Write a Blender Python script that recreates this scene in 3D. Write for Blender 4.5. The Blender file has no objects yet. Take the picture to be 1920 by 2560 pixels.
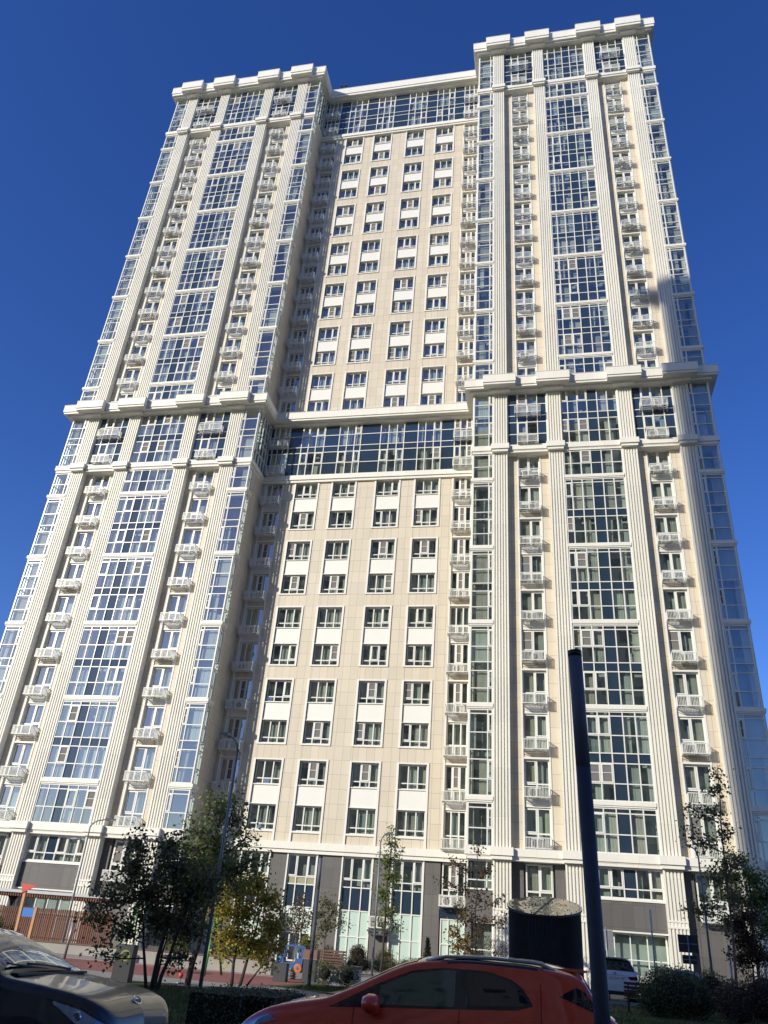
import bpy, math, random
from math import sin, cos, pi, radians, sqrt, atan2
from mathutils import Vector, Matrix

S = bpy.context.scene
COL = S.collection
rnd = random.Random(11)

# ------------------------------------------------------------------ camera, sky, sun, exposure
CAM = Vector((0.0, -52.175, 1.6))
def make_camera():
    yaw, pitch, roll = -0.2255, 0.508, 0.0802
    cy, sy, cp, sp, cr, sr = cos(yaw), sin(yaw), cos(pitch), sin(pitch), cos(roll), sin(roll)
    fw = Vector((sy*cp, cy*cp, sp)); rt = Vector((cy, -sy, 0)); up = rt.cross(fw)
    r = cr*rt + sr*up; u = -sr*rt + cr*up
    cd = bpy.data.cameras.new("camera"); cam = bpy.data.objects.new("camera", cd); COL.objects.link(cam)
    M = Matrix(((r.x, u.x, -fw.x), (r.y, u.y, -fw.y), (r.z, u.z, -fw.z))).to_4x4()
    M.translation = CAM
    cam.matrix_world = M
    cd.sensor_fit = 'HORIZONTAL'; cd.sensor_width = 36; cd.lens = 36*1924.9/1920
    cd.clip_start = 0.1; cd.clip_end = 4000
    S.camera = cam
make_camera()
SUN_AZ, SUN_EL = radians(40.0), radians(22.0)
to_sun = Vector((-sin(SUN_AZ)*cos(SUN_EL), -cos(SUN_AZ)*cos(SUN_EL), sin(SUN_EL)))
W = bpy.data.worlds.new("World"); S.world = W; W.use_nodes = True
nt = W.node_tree; nt.nodes.clear()
sky = nt.nodes.new('ShaderNodeTexSky'); sky.sky_type = 'NISHITA'; sky.sun_disc = False
sky.sun_elevation = SUN_EL; sky.sun_rotation = atan2(to_sun.x, to_sun.y) % (2*pi)
sky.altitude = 150; sky.air_density = 1.0; sky.dust_density = 0.3; sky.ozone_density = 5.0
bg = nt.nodes.new('ShaderNodeBackground'); bg.inputs['Strength'].default_value = 0.145
wo = nt.nodes.new('ShaderNodeOutputWorld')
hs = nt.nodes.new('ShaderNodeHueSaturation'); hs.inputs['Saturation'].default_value = 1.18; hs.inputs['Hue'].default_value = 0.519
nt.links.new(sky.outputs[0], hs.inputs['Color']); nt.links.new(hs.outputs[0], bg.inputs[0]); nt.links.new(bg.outputs[0], wo.inputs[0])
sd = bpy.data.lights.new("sun", 'SUN'); sd.energy = 4.3; sd.angle = radians(0.53); sd.color = (1.0, 0.945, 0.81)
sun = bpy.data.objects.new("sun", sd); COL.objects.link(sun)
sun.rotation_euler = (-to_sun).to_track_quat('-Z', 'Y').to_euler(); sun.location = (-60, -70, 60)
S.view_settings.view_transform = 'Standard'; S.view_settings.look = 'None'
S.view_settings.exposure = 0.17; S.view_settings.gamma = 1.0

# ------------------------------------------------------------------ mesh and object helpers
class MB:
    def __init__(s): s.v = []; s.f = []; s.m = []; s.sm = []
    def face(s, idx, mi=0, smooth=False):
        s.f.append(idx); s.m.append(mi); s.sm.append(smooth)
    def quad(s, a, b, c, d, mi=0, smooth=False):
        n = len(s.v); s.v += [a, b, c, d]; s.face((n, n+1, n+2, n+3), mi, smooth)
    def box(s, x0, x1, y0, y1, z0, z1, mi=0):
        n = len(s.v)
        s.v += [(x0,y0,z0),(x1,y0,z0),(x1,y1,z0),(x0,y1,z0),(x0,y0,z1),(x1,y0,z1),(x1,y1,z1),(x0,y1,z1)]
        for q in ((0,3,2,1),(4,5,6,7),(0,1,5,4),(1,2,6,5),(2,3,7,6),(3,0,4,7)):
            s.face(tuple(n+i for i in q), mi)
    def cbox(s, cx, cy, cz, sx, sy, sz, mi=0):
        s.box(cx-sx/2, cx+sx/2, cy-sy/2, cy+sy/2, cz-sz/2, cz+sz/2, mi)
    def beam(s, a, b, w, h, mi=0):
        a = Vector(a); b = Vector(b); d = (b-a).normalized()
        r = d.cross(Vector((0,0,1)))
        if r.length < 1e-3: r = Vector((1,0,0))
        r.normalize(); u = r.cross(d); n = len(s.v)
        for p in (a, b):
            for (i, j) in ((-1,-1),(1,-1),(1,1),(-1,1)):
                s.v.append(tuple(p + r*(i*w/2) + u*(j*h/2)))
        for q in ((0,1,2,3),(7,6,5,4),(0,4,5,1),(1,5,6,2),(2,6,7,3),(3,7,4,0)):
            s.face(tuple(n+i for i in q), mi)
    def tube(s, pts, radii, n=10, mi=0, cap=True, smooth=True):
        pts = [Vector(p) for p in pts]; rings = []
        ref = None
        for i, p in enumerate(pts):
            d = (pts[min(i+1, len(pts)-1)] - pts[max(i-1, 0)]).normalized()
            if ref is None:
                ref = d.cross(Vector((0, 0, 1)))
                if ref.length < 1e-2: ref = Vector((1, 0, 0))
            a = (ref - d*ref.dot(d)).normalized(); b = d.cross(a); ref = a
            st = len(s.v); rr = radii[i] if hasattr(radii, '__len__') else radii
            for k in range(n):
                t = 2*pi*k/n; s.v.append(tuple(p + a*(cos(t)*rr) + b*(sin(t)*rr)))
            rings.append(st)
        for i in range(len(rings)-1):
            for k in range(n):
                k2 = (k+1) % n
                s.face((rings[i]+k, rings[i]+k2, rings[i+1]+k2, rings[i+1]+k), mi, smooth)
        if cap:
            s.face(tuple(rings[0]+k for k in reversed(range(n))), mi)
            s.face(tuple(rings[-1]+k for k in range(n)), mi)
    def lathe(s, prof, n=24, mi=0, c=(0,0,0), axis='z', smooth=True):
        rings = []
        for (r, h) in prof:
            st = len(s.v)
            for k in range(n):
                t = 2*pi*k/n
                if axis == 'z': p = (c[0]+r*cos(t), c[1]+r*sin(t), c[2]+h)
                elif axis == 'y': p = (c[0]+r*cos(t), c[1]+h, c[2]+r*sin(t))
                else: p = (c[0]+h, c[1]+r*cos(t), c[2]+r*sin(t))
                s.v.append(p)
            rings.append(st)
        for i in range(len(rings)-1):
            for k in range(n):
                k2 = (k+1) % n
                s.face((rings[i]+k, rings[i]+k2, rings[i+1]+k2, rings[i+1]+k), mi, smooth)
        s.face(tuple(rings[0]+k for k in reversed(range(n))), mi)
        s.face(tuple(rings[-1]+k for k in range(n)), mi)
    def prism(s, poly, y0, y1, mi=0):           # polygon in x,z extruded along y
        n = len(s.v); k = len(poly)
        s.v += [(x, y0, z) for x, z in poly] + [(x, y1, z) for x, z in poly]
        s.face(tuple(range(n, n+k)), mi); s.face(tuple(n+k+i for i in reversed(range(k))), mi)
        for i in range(k):
            j = (i+1) % k; s.face((n+i, n+k+i, n+k+j, n+j), mi)
    def hprism(s, poly, z0, z1, mi=0):          # polygon in x,y extruded along z
        n = len(s.v); k = len(poly)
        s.v += [(x, y, z0) for x, y in poly] + [(x, y, z1) for x, y in poly]
        s.face(tuple(n+i for i in reversed(range(k))), mi); s.face(tuple(range(n+k, n+2*k)), mi)
        for i in range(k):
            j = (i+1) % k; s.face((n+i, n+j, n+k+j, n+k+i), mi)
    def mesh(s, name, mats):
        me = bpy.data.meshes.new(name); me.from_pydata(s.v, [], s.f)
        for m in (mats if isinstance(mats, (list, tuple)) else [mats]): me.materials.append(m)
        me.polygons.foreach_set('material_index', s.m); me.polygons.foreach_set('use_smooth', s.sm)
        me.update(); return me
    def build(s, name, mats, parent=None, loc=None, rotz=0):
        return link(name, s.mesh(name, mats), parent, loc, rotz)
def link(name, me, parent=None, loc=None, rotz=0):
    o = bpy.data.objects.new(name, me); COL.objects.link(o)
    if parent: o.parent = parent
    if loc: o.location = loc
    if rotz: o.rotation_euler = (0, 0, rotz)
    return o
def tag(o, label=None, cat=None, group=None, kind=None):
    if label: o['label'] = label
    if cat: o['category'] = cat
    if group: o['group'] = group
    if kind: o['kind'] = kind
    return o
def thing(name, loc, label, cat, group=None, rotz=0):
    o = bpy.data.objects.new(name, None); COL.objects.link(o); o.empty_display_size = 0.2
    o.location = loc; o.rotation_euler = (0, 0, rotz)
    return tag(o, label, cat, group)

# ------------------------------------------------------------------ materials
def nodes(name):
    m = bpy.data.materials.new(name); m.use_nodes = True
    t = m.node_tree; b = t.nodes['Principled BSDF']; return m, t, b
def mat(name, c, rough=0.6, metal=0.0, vary=0.0, scale=3.0, bump=0.0, bscale=40.0, spec=0.5, coat=0.0):
    m, t, b = nodes(name)
    b.inputs['Base Color'].default_value = (*c, 1); b.inputs['Roughness'].default_value = rough
    b.inputs['Metallic'].default_value = metal; b.inputs['Specular IOR Level'].default_value = spec
    if coat: b.inputs['Coat Weight'].default_value = coat; b.inputs['Coat Roughness'].default_value = 0.03
    tc = t.nodes.new('ShaderNodeTexCoord')
    if vary:
        n = t.nodes.new('ShaderNodeTexNoise'); n.inputs['Scale'].default_value = scale; n.inputs['Detail'].default_value = 6
        t.links.new(tc.outputs['Object'], n.inputs['Vector'])
        mx = t.nodes.new('ShaderNodeMix'); mx.data_type = 'RGBA'
        mx.inputs[6].default_value = (*[x*(1-vary) for x in c], 1); mx.inputs[7].default_value = (*[min(1, x*(1+vary)) for x in c], 1)
        t.links.new(n.outputs['Fac'], mx.inputs[0]); t.links.new(mx.outputs[2], b.inputs['Base Color'])
    if bump:
        n2 = t.nodes.new('ShaderNodeTexNoise'); n2.inputs['Scale'].default_value = bscale; n2.inputs['Detail'].default_value = 4
        t.links.new(tc.outputs['Object'], n2.inputs['Vector'])
        bp = t.nodes.new('ShaderNodeBump'); bp.inputs['Strength'].default_value = bump; bp.inputs['Distance'].default_value = 0.02
        t.links.new(n2.outputs['Fac'], bp.inputs['Height']); t.links.new(bp.outputs['Normal'], b.inputs['Normal'])
    return m
def tiled(name, c, tx, tz, seam=0.02, dark=0.6, vary=0.06, ox=0.0, oz=0.0, rough=0.55, bump=0.0):
    """cladding slabs: seams every tx along the wall and tz up it, each slab a little different"""
    m, t, b = nodes(name); b.inputs['Roughness'].default_value = rough
    L = t.links.new
    def M(op, a, bb=None):
        n = t.nodes.new('ShaderNodeMath'); n.operation = op
        for i, v in enumerate((a, bb)):
            if v is None: continue
            if isinstance(v, (int, float)): n.inputs[i].default_value = v
            else: L(v, n.inputs[i])
        return n.outputs[0]
    g = t.nodes.new('ShaderNodeNewGeometry'); sp = t.nodes.new('ShaderNodeSeparateXYZ'); L(g.outputs['Position'], sp.inputs[0])
    h = M('DIVIDE', M('ADD', M('ADD', sp.outputs[0], sp.outputs[1]), 200.0+ox), tx)
    v = M('DIVIDE', M('ADD', sp.outputs[2], oz), tz)
    line = M('MAXIMUM', M('LESS_THAN', M('FRACT', h), seam/tx), M('LESS_THAN', M('FRACT', v), seam/tz))
    cb = t.nodes.new('ShaderNodeCombineXYZ'); L(M('FLOOR', h), cb.inputs[0]); L(M('FLOOR', v), cb.inputs[1])
    wn = t.nodes.new('ShaderNodeTexWhiteNoise'); L(cb.outputs[0], wn.inputs[0])
    no = t.nodes.new('ShaderNodeTexNoise'); no.inputs['Scale'].default_value = 0.5; no.inputs['Detail'].default_value = 8; no.inputs['Roughness'].default_value = 0.7
    L(g.outputs['Position'], no.inputs['Vector'])
    val = M('ADD', M('ADD', M('MULTIPLY', wn.outputs['Value'], 2*vary), 1.0-vary), M('MULTIPLY', M('SUBTRACT', no.outputs['Fac'], 0.5), 2.2*vary))
    mp = t.nodes.new('ShaderNodeMapping'); mp.inputs['Scale'].default_value = (2.2, 2.2, 0.09); L(g.outputs['Position'], mp.inputs[0])
    ns = t.nodes.new('ShaderNodeTexNoise'); ns.inputs['Scale'].default_value = 1.0; ns.inputs['Detail'].default_value = 6; L(mp.outputs[0], ns.inputs['Vector'])
    val = M('ADD', val, M('MULTIPLY', M('SUBTRACT', ns.outputs['Fac'], 0.52), 2.6*vary))
    val = M('MULTIPLY', val, M('SUBTRACT', 1.0, M('MULTIPLY', line, 1-dark)))
    mx = t.nodes.new('ShaderNodeMix'); mx.data_type = 'RGBA'; mx.blend_type = 'MULTIPLY'; mx.inputs[0].default_value = 1
    mx.inputs[6].default_value = (*c, 1); L(val, mx.inputs[7]); L(mx.outputs[2], b.inputs['Base Color'])
    return m
def island(name, cols, rough=0.6, trans=0.0, sss=0.0):
    """one colour per loose piece (leaf, curtain) picked at random from a ramp"""
    m, t, b = nodes(name); b.inputs['Roughness'].default_value = rough
    g = t.nodes.new('ShaderNodeNewGeometry'); r = t.nodes.new('ShaderNodeValToRGB')
    while len(r.color_ramp.elements) < len(cols): r.color_ramp.elements.new(0.5)
    for i, c in enumerate(cols):
        e = r.color_ramp.elements[i]; e.position = i/max(1, len(cols)-1); e.color = (*c, 1)
    t.links.new(g.outputs['Random Per Island'], r.inputs[0]); t.links.new(r.outputs[0], b.inputs['Base Color'])
    if trans:
        tr = t.nodes.new('ShaderNodeBsdfTranslucent'); t.links.new(r.outputs[0], tr.inputs[0])
        mx = t.nodes.new('ShaderNodeMixShader'); mx.inputs[0].default_value = trans
        t.links.new(b.outputs[0], mx.inputs[1]); t.links.new(tr.outputs[0], mx.inputs[2])
        t.links.new(mx.outputs[0], t.nodes['Material Output'].inputs[0])
    return m
def glass(name, tint, refl=1.0, base=0.1, wave=0.0):
    m = bpy.data.materials.new(name); m.use_nodes = True; t = m.node_tree; t.nodes.clear(); L = t.links.new
    out = t.nodes.new('ShaderNodeOutputMaterial'); mix = t.nodes.new('ShaderNodeMixShader')
    tr = t.nodes.new('ShaderNodeBsdfTransparent'); tr.inputs[0].default_value = (*tint, 1)
    gl = t.nodes.new('ShaderNodeBsdfGlossy'); gl.inputs['Roughness'].default_value = 0.0; gl.inputs[0].default_value = (refl, refl, refl, 1)
    lw = t.nodes.new('ShaderNodeLayerWeight'); lw.inputs[0].default_value = 0.5
    pw = t.nodes.new('ShaderNodeMath'); pw.operation = 'POWER'; pw.inputs[1].default_value = 4.0; L(lw.outputs['Facing'], pw.inputs[0])
    ma = t.nodes.new('ShaderNodeMath'); ma.operation = 'MULTIPLY_ADD'; ma.inputs[1].default_value = 0.85; ma.inputs[2].default_value = base; ma.use_clamp = True
    L(pw.outputs[0], ma.inputs[0]); L(ma.outputs[0], mix.inputs[0]); L(tr.outputs[0], mix.inputs[1]); L(gl.outputs[0], mix.inputs[2]); L(mix.outputs[0], out.inputs[0])
    if wave:
        tc = t.nodes.new('ShaderNodeTexCoord'); n = t.nodes.new('ShaderNodeTexNoise'); n.inputs['Scale'].default_value = 0.9; n.inputs['Detail'].default_value = 1
        L(tc.outputs['Object'], n.inputs['Vector']); bp = t.nodes.new('ShaderNodeBump'); bp.inputs['Strength'].default_value = wave; bp.inputs['Distance'].default_value = 0.1
        L(n.outputs['Fac'], bp.inputs['Height']); L(bp.outputs[0], gl.inputs['Normal'])
    return m
def mixmat(name, c1, c2, scale=2.0, rough=0.9, lo=0.4, hi=0.6, bump=0.0, bscale=30.0, fine=None):
    m, t, b = nodes(name); b.inputs['Roughness'].default_value = rough; L = t.links.new
    tc = t.nodes.new('ShaderNodeTexCoord'); n = t.nodes.new('ShaderNodeTexNoise'); n.inputs['Scale'].default_value = scale; n.inputs['Detail'].default_value = 8
    n.inputs['Roughness'].default_value = 0.65
    L(tc.outputs['Object'], n.inputs['Vector']); r = t.nodes.new('ShaderNodeValToRGB')
    r.color_ramp.elements[0].position = lo; r.color_ramp.elements[0].color = (*c1, 1)
    r.color_ramp.elements[1].position = hi; r.color_ramp.elements[1].color = (*c2, 1)
    L(n.outputs['Fac'], r.inputs[0]); L(r.outputs[0], b.inputs['Base Color'])
    if bump:
        n2 = t.nodes.new('ShaderNodeTexNoise'); n2.inputs['Scale'].default_value = bscale; n2.inputs['Detail'].default_value = 5
        L(tc.outputs['Object'], n2.inputs['Vector']); bp = t.nodes.new('ShaderNodeBump'); bp.inputs['Strength'].default_value = bump; bp.inputs['Distance'].default_value = 0.03
        L(n2.outputs['Fac'], bp.inputs['Height']); L(bp.outputs[0], b.inputs['Normal'])
    return m

M_beige = tiled('beige_tile', (0.585, 0.515, 0.405), 0.60, 1.0, seam=0.022, dark=0.55, vary=0.045, oz=0.2)
M_white = tiled('white_trim_slab', (0.73, 0.705, 0.63), 1.2, 50.0, seam=0.012, dark=0.7, vary=0.025, rough=0.5)
M_pil = tiled('cream_fluted_panel', (0.755, 0.73, 0.65), 50.0, 3.0, seam=0.012, dark=0.75, vary=0.04, rough=0.5)
M_frame = mat('white_window_frame', (0.70, 0.695, 0.65), 0.35)
M_panel = mat('white_panel', (0.72, 0.705, 0.655), 0.45, vary=0.02, scale=0.5)
M_grey = tiled('dark_grey_slab', (0.108, 0.101, 0.098), 0.62, 1.2, seam=0.015, dark=0.5, vary=0.10, oz=0.3, rough=0.6)
M_basket = mat('white_painted_steel', (0.68, 0.675, 0.63), 0.4, vary=0.04, scale=1.5)
M_room = mat('dim_room', (0.36, 0.385, 0.37), 0.9, vary=0.75, scale=0.35)
M_glass = glass('window_glass', (0.88, 0.96, 0.92), 1.0, 0.22, 0.02)
M_navy = mat('navy_glass_panel', (0.022, 0.040, 0.066), 0.05, spec=0.8)
M_screen = mat('insect_screen', (0.16, 0.15, 0.145), 0.8)
M_curtain = island('curtain_cloth', [(0.62,0.62,0.55),(0.45,0.47,0.42),(0.70,0.68,0.62),(0.36,0.38,0.35),(0.60,0.52,0.42),(0.66,0.67,0.63),(0.30,0.36,0.36)], 0.9, 0.35)
M_green = mat('frosted_green_glass', (0.50, 0.62, 0.55), 0.12, spec=0.6)
M_olive = mat('olive_spandrel', (0.33, 0.32, 0.20), 0.3)
M_steel = mat('galvanised_steel', (0.28, 0.29, 0.31), 0.45, 0.6, vary=0.15, scale=8)
M_ac = mat('air_conditioner_shell', (0.66, 0.66, 0.63), 0.5)
M_acdark = mat('fan_grille', (0.06, 0.06, 0.06), 0.6)
M_dark = mat('dark_paint', (0.062, 0.066, 0.085), 0.62, vary=0.1, scale=12, spec=0.3)
M_black = mat('black_plastic', (0.012, 0.012, 0.013), 0.5)

# ================================================================== THE APARTMENT TOWER
ALLM = [M_frame, M_glass, M_navy, M_screen, M_olive, M_green, M_curtain]
FR, GL, NV, SC, OL, GR, CU = range(7)
L0, L1, L2, ZTOP = 7.2, 37.2, 85.3, 91.9          # tops of the ledges; soffit of the crowning cornice
LCOL = [-40.45, -36.23, -30.50, -26.26]; LX0, LX1 = -42.65, -24.07
RCOL = [-2.79, 1.57, 7.19, 11.49]; RX0, RX1 = -4.98, 13.69
HW = 0.557; YM = 3.4; YB = 17.0
tower = thing('apartment_tower', (0, 0, 0), 'tall cream and white apartment tower with fluted pilasters and rows of caged balconies', 'apartment building')

def merge(dst, src, off=(0,0,0), rot=0):
    c, s_ = cos(rot), sin(rot); n = len(dst.v)
    dst.v += [(x*c - y*s_ + off[0], x*s_ + y*c + off[1], z + off[2]) for x, y, z in src.v]
    for f, m, sm in zip(src.f, src.m, src.sm): dst.face(tuple(i+n for i in f), m, sm)

def curtain_strip(mb, x0, x1, z0, z1, y, rng, gather=0.0):
    n = max(4, int((x1-x0)/0.055)); a = rng.uniform(0.012, 0.03); ph = rng.uniform(0, 6)
    st = len(mb.v)
    for i in range(n+1):
        t = i/n; x = x0 + (x1-x0)*t
        yy = y + a*(sin(i*2.1+ph) + 0.5*sin(i*0.7+ph*2))
        xt = x0 + (x1-x0)*t
        mb.v += [(x0 + (x-x0)*(1-gather), yy, z0), (xt, yy, z1)]
    for i in range(n):
        mb.face((st+2*i, st+2*i+2, st+2*i+3, st+2*i+1), CU, True)

def glazing(xs, zs, rng, storeys=(), kind=None, sash=None, bar=0.075, edge=0.09, cy=0.26, cp=0.62, thick=0.11, sheer=0.0):
    cp = min(0.95, cp+0.14)
    """a glazed unit seen from -y: bars along xs and zs; kind(i,j) may name an opaque cell; sash(i,j) a casement"""
    fr, pn, cu = MB(), MB(), MB()
    for i, x in enumerate(xs):
        w = edge if i in (0, len(xs)-1) else bar
        xo = w/2 if i == 0 else (-w/2 if i == len(xs)-1 else 0)
        fr.box(x-w/2+xo, x+w/2+xo, -thick/2-0.012, thick/2, zs[0], zs[-1], FR)
    for j, z in enumerate(zs):
        w = edge if j in (0, len(zs)-1) else bar*0.9
        zo = w/2 if j == 0 else (-w/2 if j == len(zs)-1 else 0)
        fr.box(xs[0]+0.004, xs[-1]-0.004, -thick/2, thick/2-0.01, z-w/2+zo, z+w/2+zo, FR)
    for j in range(len(zs)-1):
        for i in range(len(xs)-1):
            k = kind(i, j) if kind else None
            mi = {None: GL, 'navy': NV, 'green': GR, 'olive': OL}[k]
            e = 0.010
            d = [rng.uniform(-e, e) for _ in range(3)]
            a, b, c, dd = xs[i], xs[i+1], zs[j], zs[j+1]
            pn.quad((a, d[0], c), (b, d[1], c), (b, d[1]+d[2], dd), (a, d[0]+d[2], dd), mi)
            s = sash(i, j) if sash else False
            if s and k is None:
                t = 0.075
                x0, x1, z0, z1 = a+bar/2, b-bar/2, c+bar/2, dd-bar/2
                fr.box(x0, x0+t, -thick/2-0.03, 0.02, z0, z1, FR); fr.box(x1-t, x1, -thick/2-0.03, 0.02, z0, z1, FR)
                fr.box(x0+t, x1-t, -thick/2-0.028, 0.02, z0, z0+t, FR); fr.box(x0+t, x1-t, -thick/2-0.028, 0.02, z1-t, z1, FR)
                if s == 'screen':
                    pn.quad((x0, -0.035, z0), (x1, -0.035, z0), (x1, -0.035, z1), (x0, -0.035, z1), SC)
                    zm = (z0+z1)/2 + 0.03; fr.box(x0+t, x1-t, -thick/2-0.02, -0.02, zm-0.018, zm+0.018, FR)
    for (za, zb) in storeys:
        tone = rng.random()
        for i in range(len(xs)-1):
            if kind and kind(i, [j for j in range(len(zs)-1) if zs[j] >= za-0.01][0]) : continue
            r = rng.random(); a, b = xs[i]+0.03, xs[i+1]-0.03
            if r > cp: continue
            if r < cp*0.55: curtain_strip(cu, a, b, za+0.05, zb-0.02, cy, rng)
            elif r < cp*0.8: curtain_strip(cu, a, a+(b-a)*rng.uniform(.3, .7), za+0.05, zb-0.02, cy, rng, rng.choice((0, 0, .3)))
            else: curtain_strip(cu, b, a+(b-a)*rng.uniform(.3, .7), za+0.05, zb-0.02, cy, rng, rng.choice((0, 0, .3)))
            if rng.random() < 0.25:
                curtain_strip(cu, a, b, za+0.05, za+rng.uniform(.5, 1.0), cy+0.1, rng)
    return fr, pn, cu
def put_unit(name, unit, loc, rotz=0, parent=tower):
    fr, pn, cu = unit if isinstance(unit[0], MB) is False else [q.mesh(name, ALLM) for q in unit]
    o = link(name, fr, parent, loc, rotz); link('pane', pn, o)
    if len(cu.polygons): link('curtain', cu, o)
    return o
def meshes(name, unit): return [q.mesh(n, ALLM) for q, n in zip(unit, (name, 'pane', 'curtain'))]

# ---- basket balconies -------------------------------------------------------
def basket_mb(w, d=0.74, h=0.66):
    b = MB(); t = 0.035
    for z in (0.0, h-0.05):
        b.box(-w/2, w/2, -d, -d+t, z, z+0.05); b.box(-w/2, -w/2+t, -d+t, 0, z, z+0.05); b.box(w/2-t, w/2, -d+t, 0, z, z+0.05)
    n = int(w/0.095)
    for i in range(n+1):
        x = -w/2 + 0.02 + (w-0.04)*i/n
        ww = 0.027 if i != n//2 else 0.09
        b.box(x-ww/2, x+ww/2, -d+0.004, -d+t-0.004, 0.05, h-0.05)
    for s in (-1, 1):
        for i in range(1, 7):
            y = -d*i/7; x = s*(w/2-t/2); b.box(x-0.012, x+0.012, y-0.014, y+0.014, 0.05, h-0.05)
        b.beam((s*(w/2-0.02), -d+0.02, 0.0), (s*(w/2-0.02), -0.01, -0.16), 0.03, 0.03)
    for i in range(1, 12):
        x = -w/2 + w*i/12; b.box(x-0.013, x+0.013, -d+t, 0, 0.008, 0.03)
    for y in (-d*0.33, -d*0.66): b.box(-w/2+t, w/2-t, y-0.025, y+0.025, -0.035, 0.006)
    b.beam((-w*0.1, -d+0.05, -0.02), (w*0.28, -0.03, -0.02), 0.05, 0.03)
    return b
def ac_mb():
    b = MB(); b.box(-0.40, 0.40, -0.17, 0.13, 0, 0.54, 0); b.box(-0.36, 0.36, -0.155, -0.05, 0.541, 0.565, 0)
    b.lathe([(0.215, 0), (0.215, -0.012)], 18, 1, c=(-0.12, -0.170, 0.27), axis='y', smooth=False)
    for k in range(5): b.box(0.16, 0.36, -0.178, -0.171, 0.1+0.08*k, 0.12+0.08*k, 1)
    return b
B_std, B_wide, AC = basket_mb(1.66), basket_mb(2.1), ac_mb()
baskets = []     # (x, y of wall, z, wide, air conditioner offset or None)
def add_basket(x, y, z, wide=False):
    r = rnd.random()
    baskets.append((x, y, z, wide, rnd.uniform(-.3, .3) if r < 0.33 else None))

# ---- walls, pilasters, ledges, cornices ------------------------------------
walls, greyw = MB(), MB()
def pilaster(x, z0, z1, base=False):
    b = MB()
    b.box(x-HW, x+HW, 0.10, 0.75, z0, z1)
    for k in range(6):
        cx = x-HW+0.052+k*(2*HW-0.104)/5; b.box(cx-0.052, cx+0.052, 0.0, 0.098, z0, z1 - (0.10 if z1 > 8 else 0.02))
    if base:
        b.box(x-HW-0.01, x+HW+0.01, -0.025, 0.3, 3.42, 3.52); b.box(x-HW-0.01, x+HW+0.01, -0.025, 0.3, 3.74, 3.84)
        b.box(x-HW-0.004, x+HW+0.004, 0.03, 0.3, 3.521, 3.739)
        b.box(x-HW-0.02, x+HW+0.02, -0.03, 0.3, -0.02, 0.35)
    else:
        b.box(x-HW-0.005, x+HW+0.005, -0.012, 0.2, z1-0.05, z1)
    b.build('pilaster', M_pil, tower)
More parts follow.
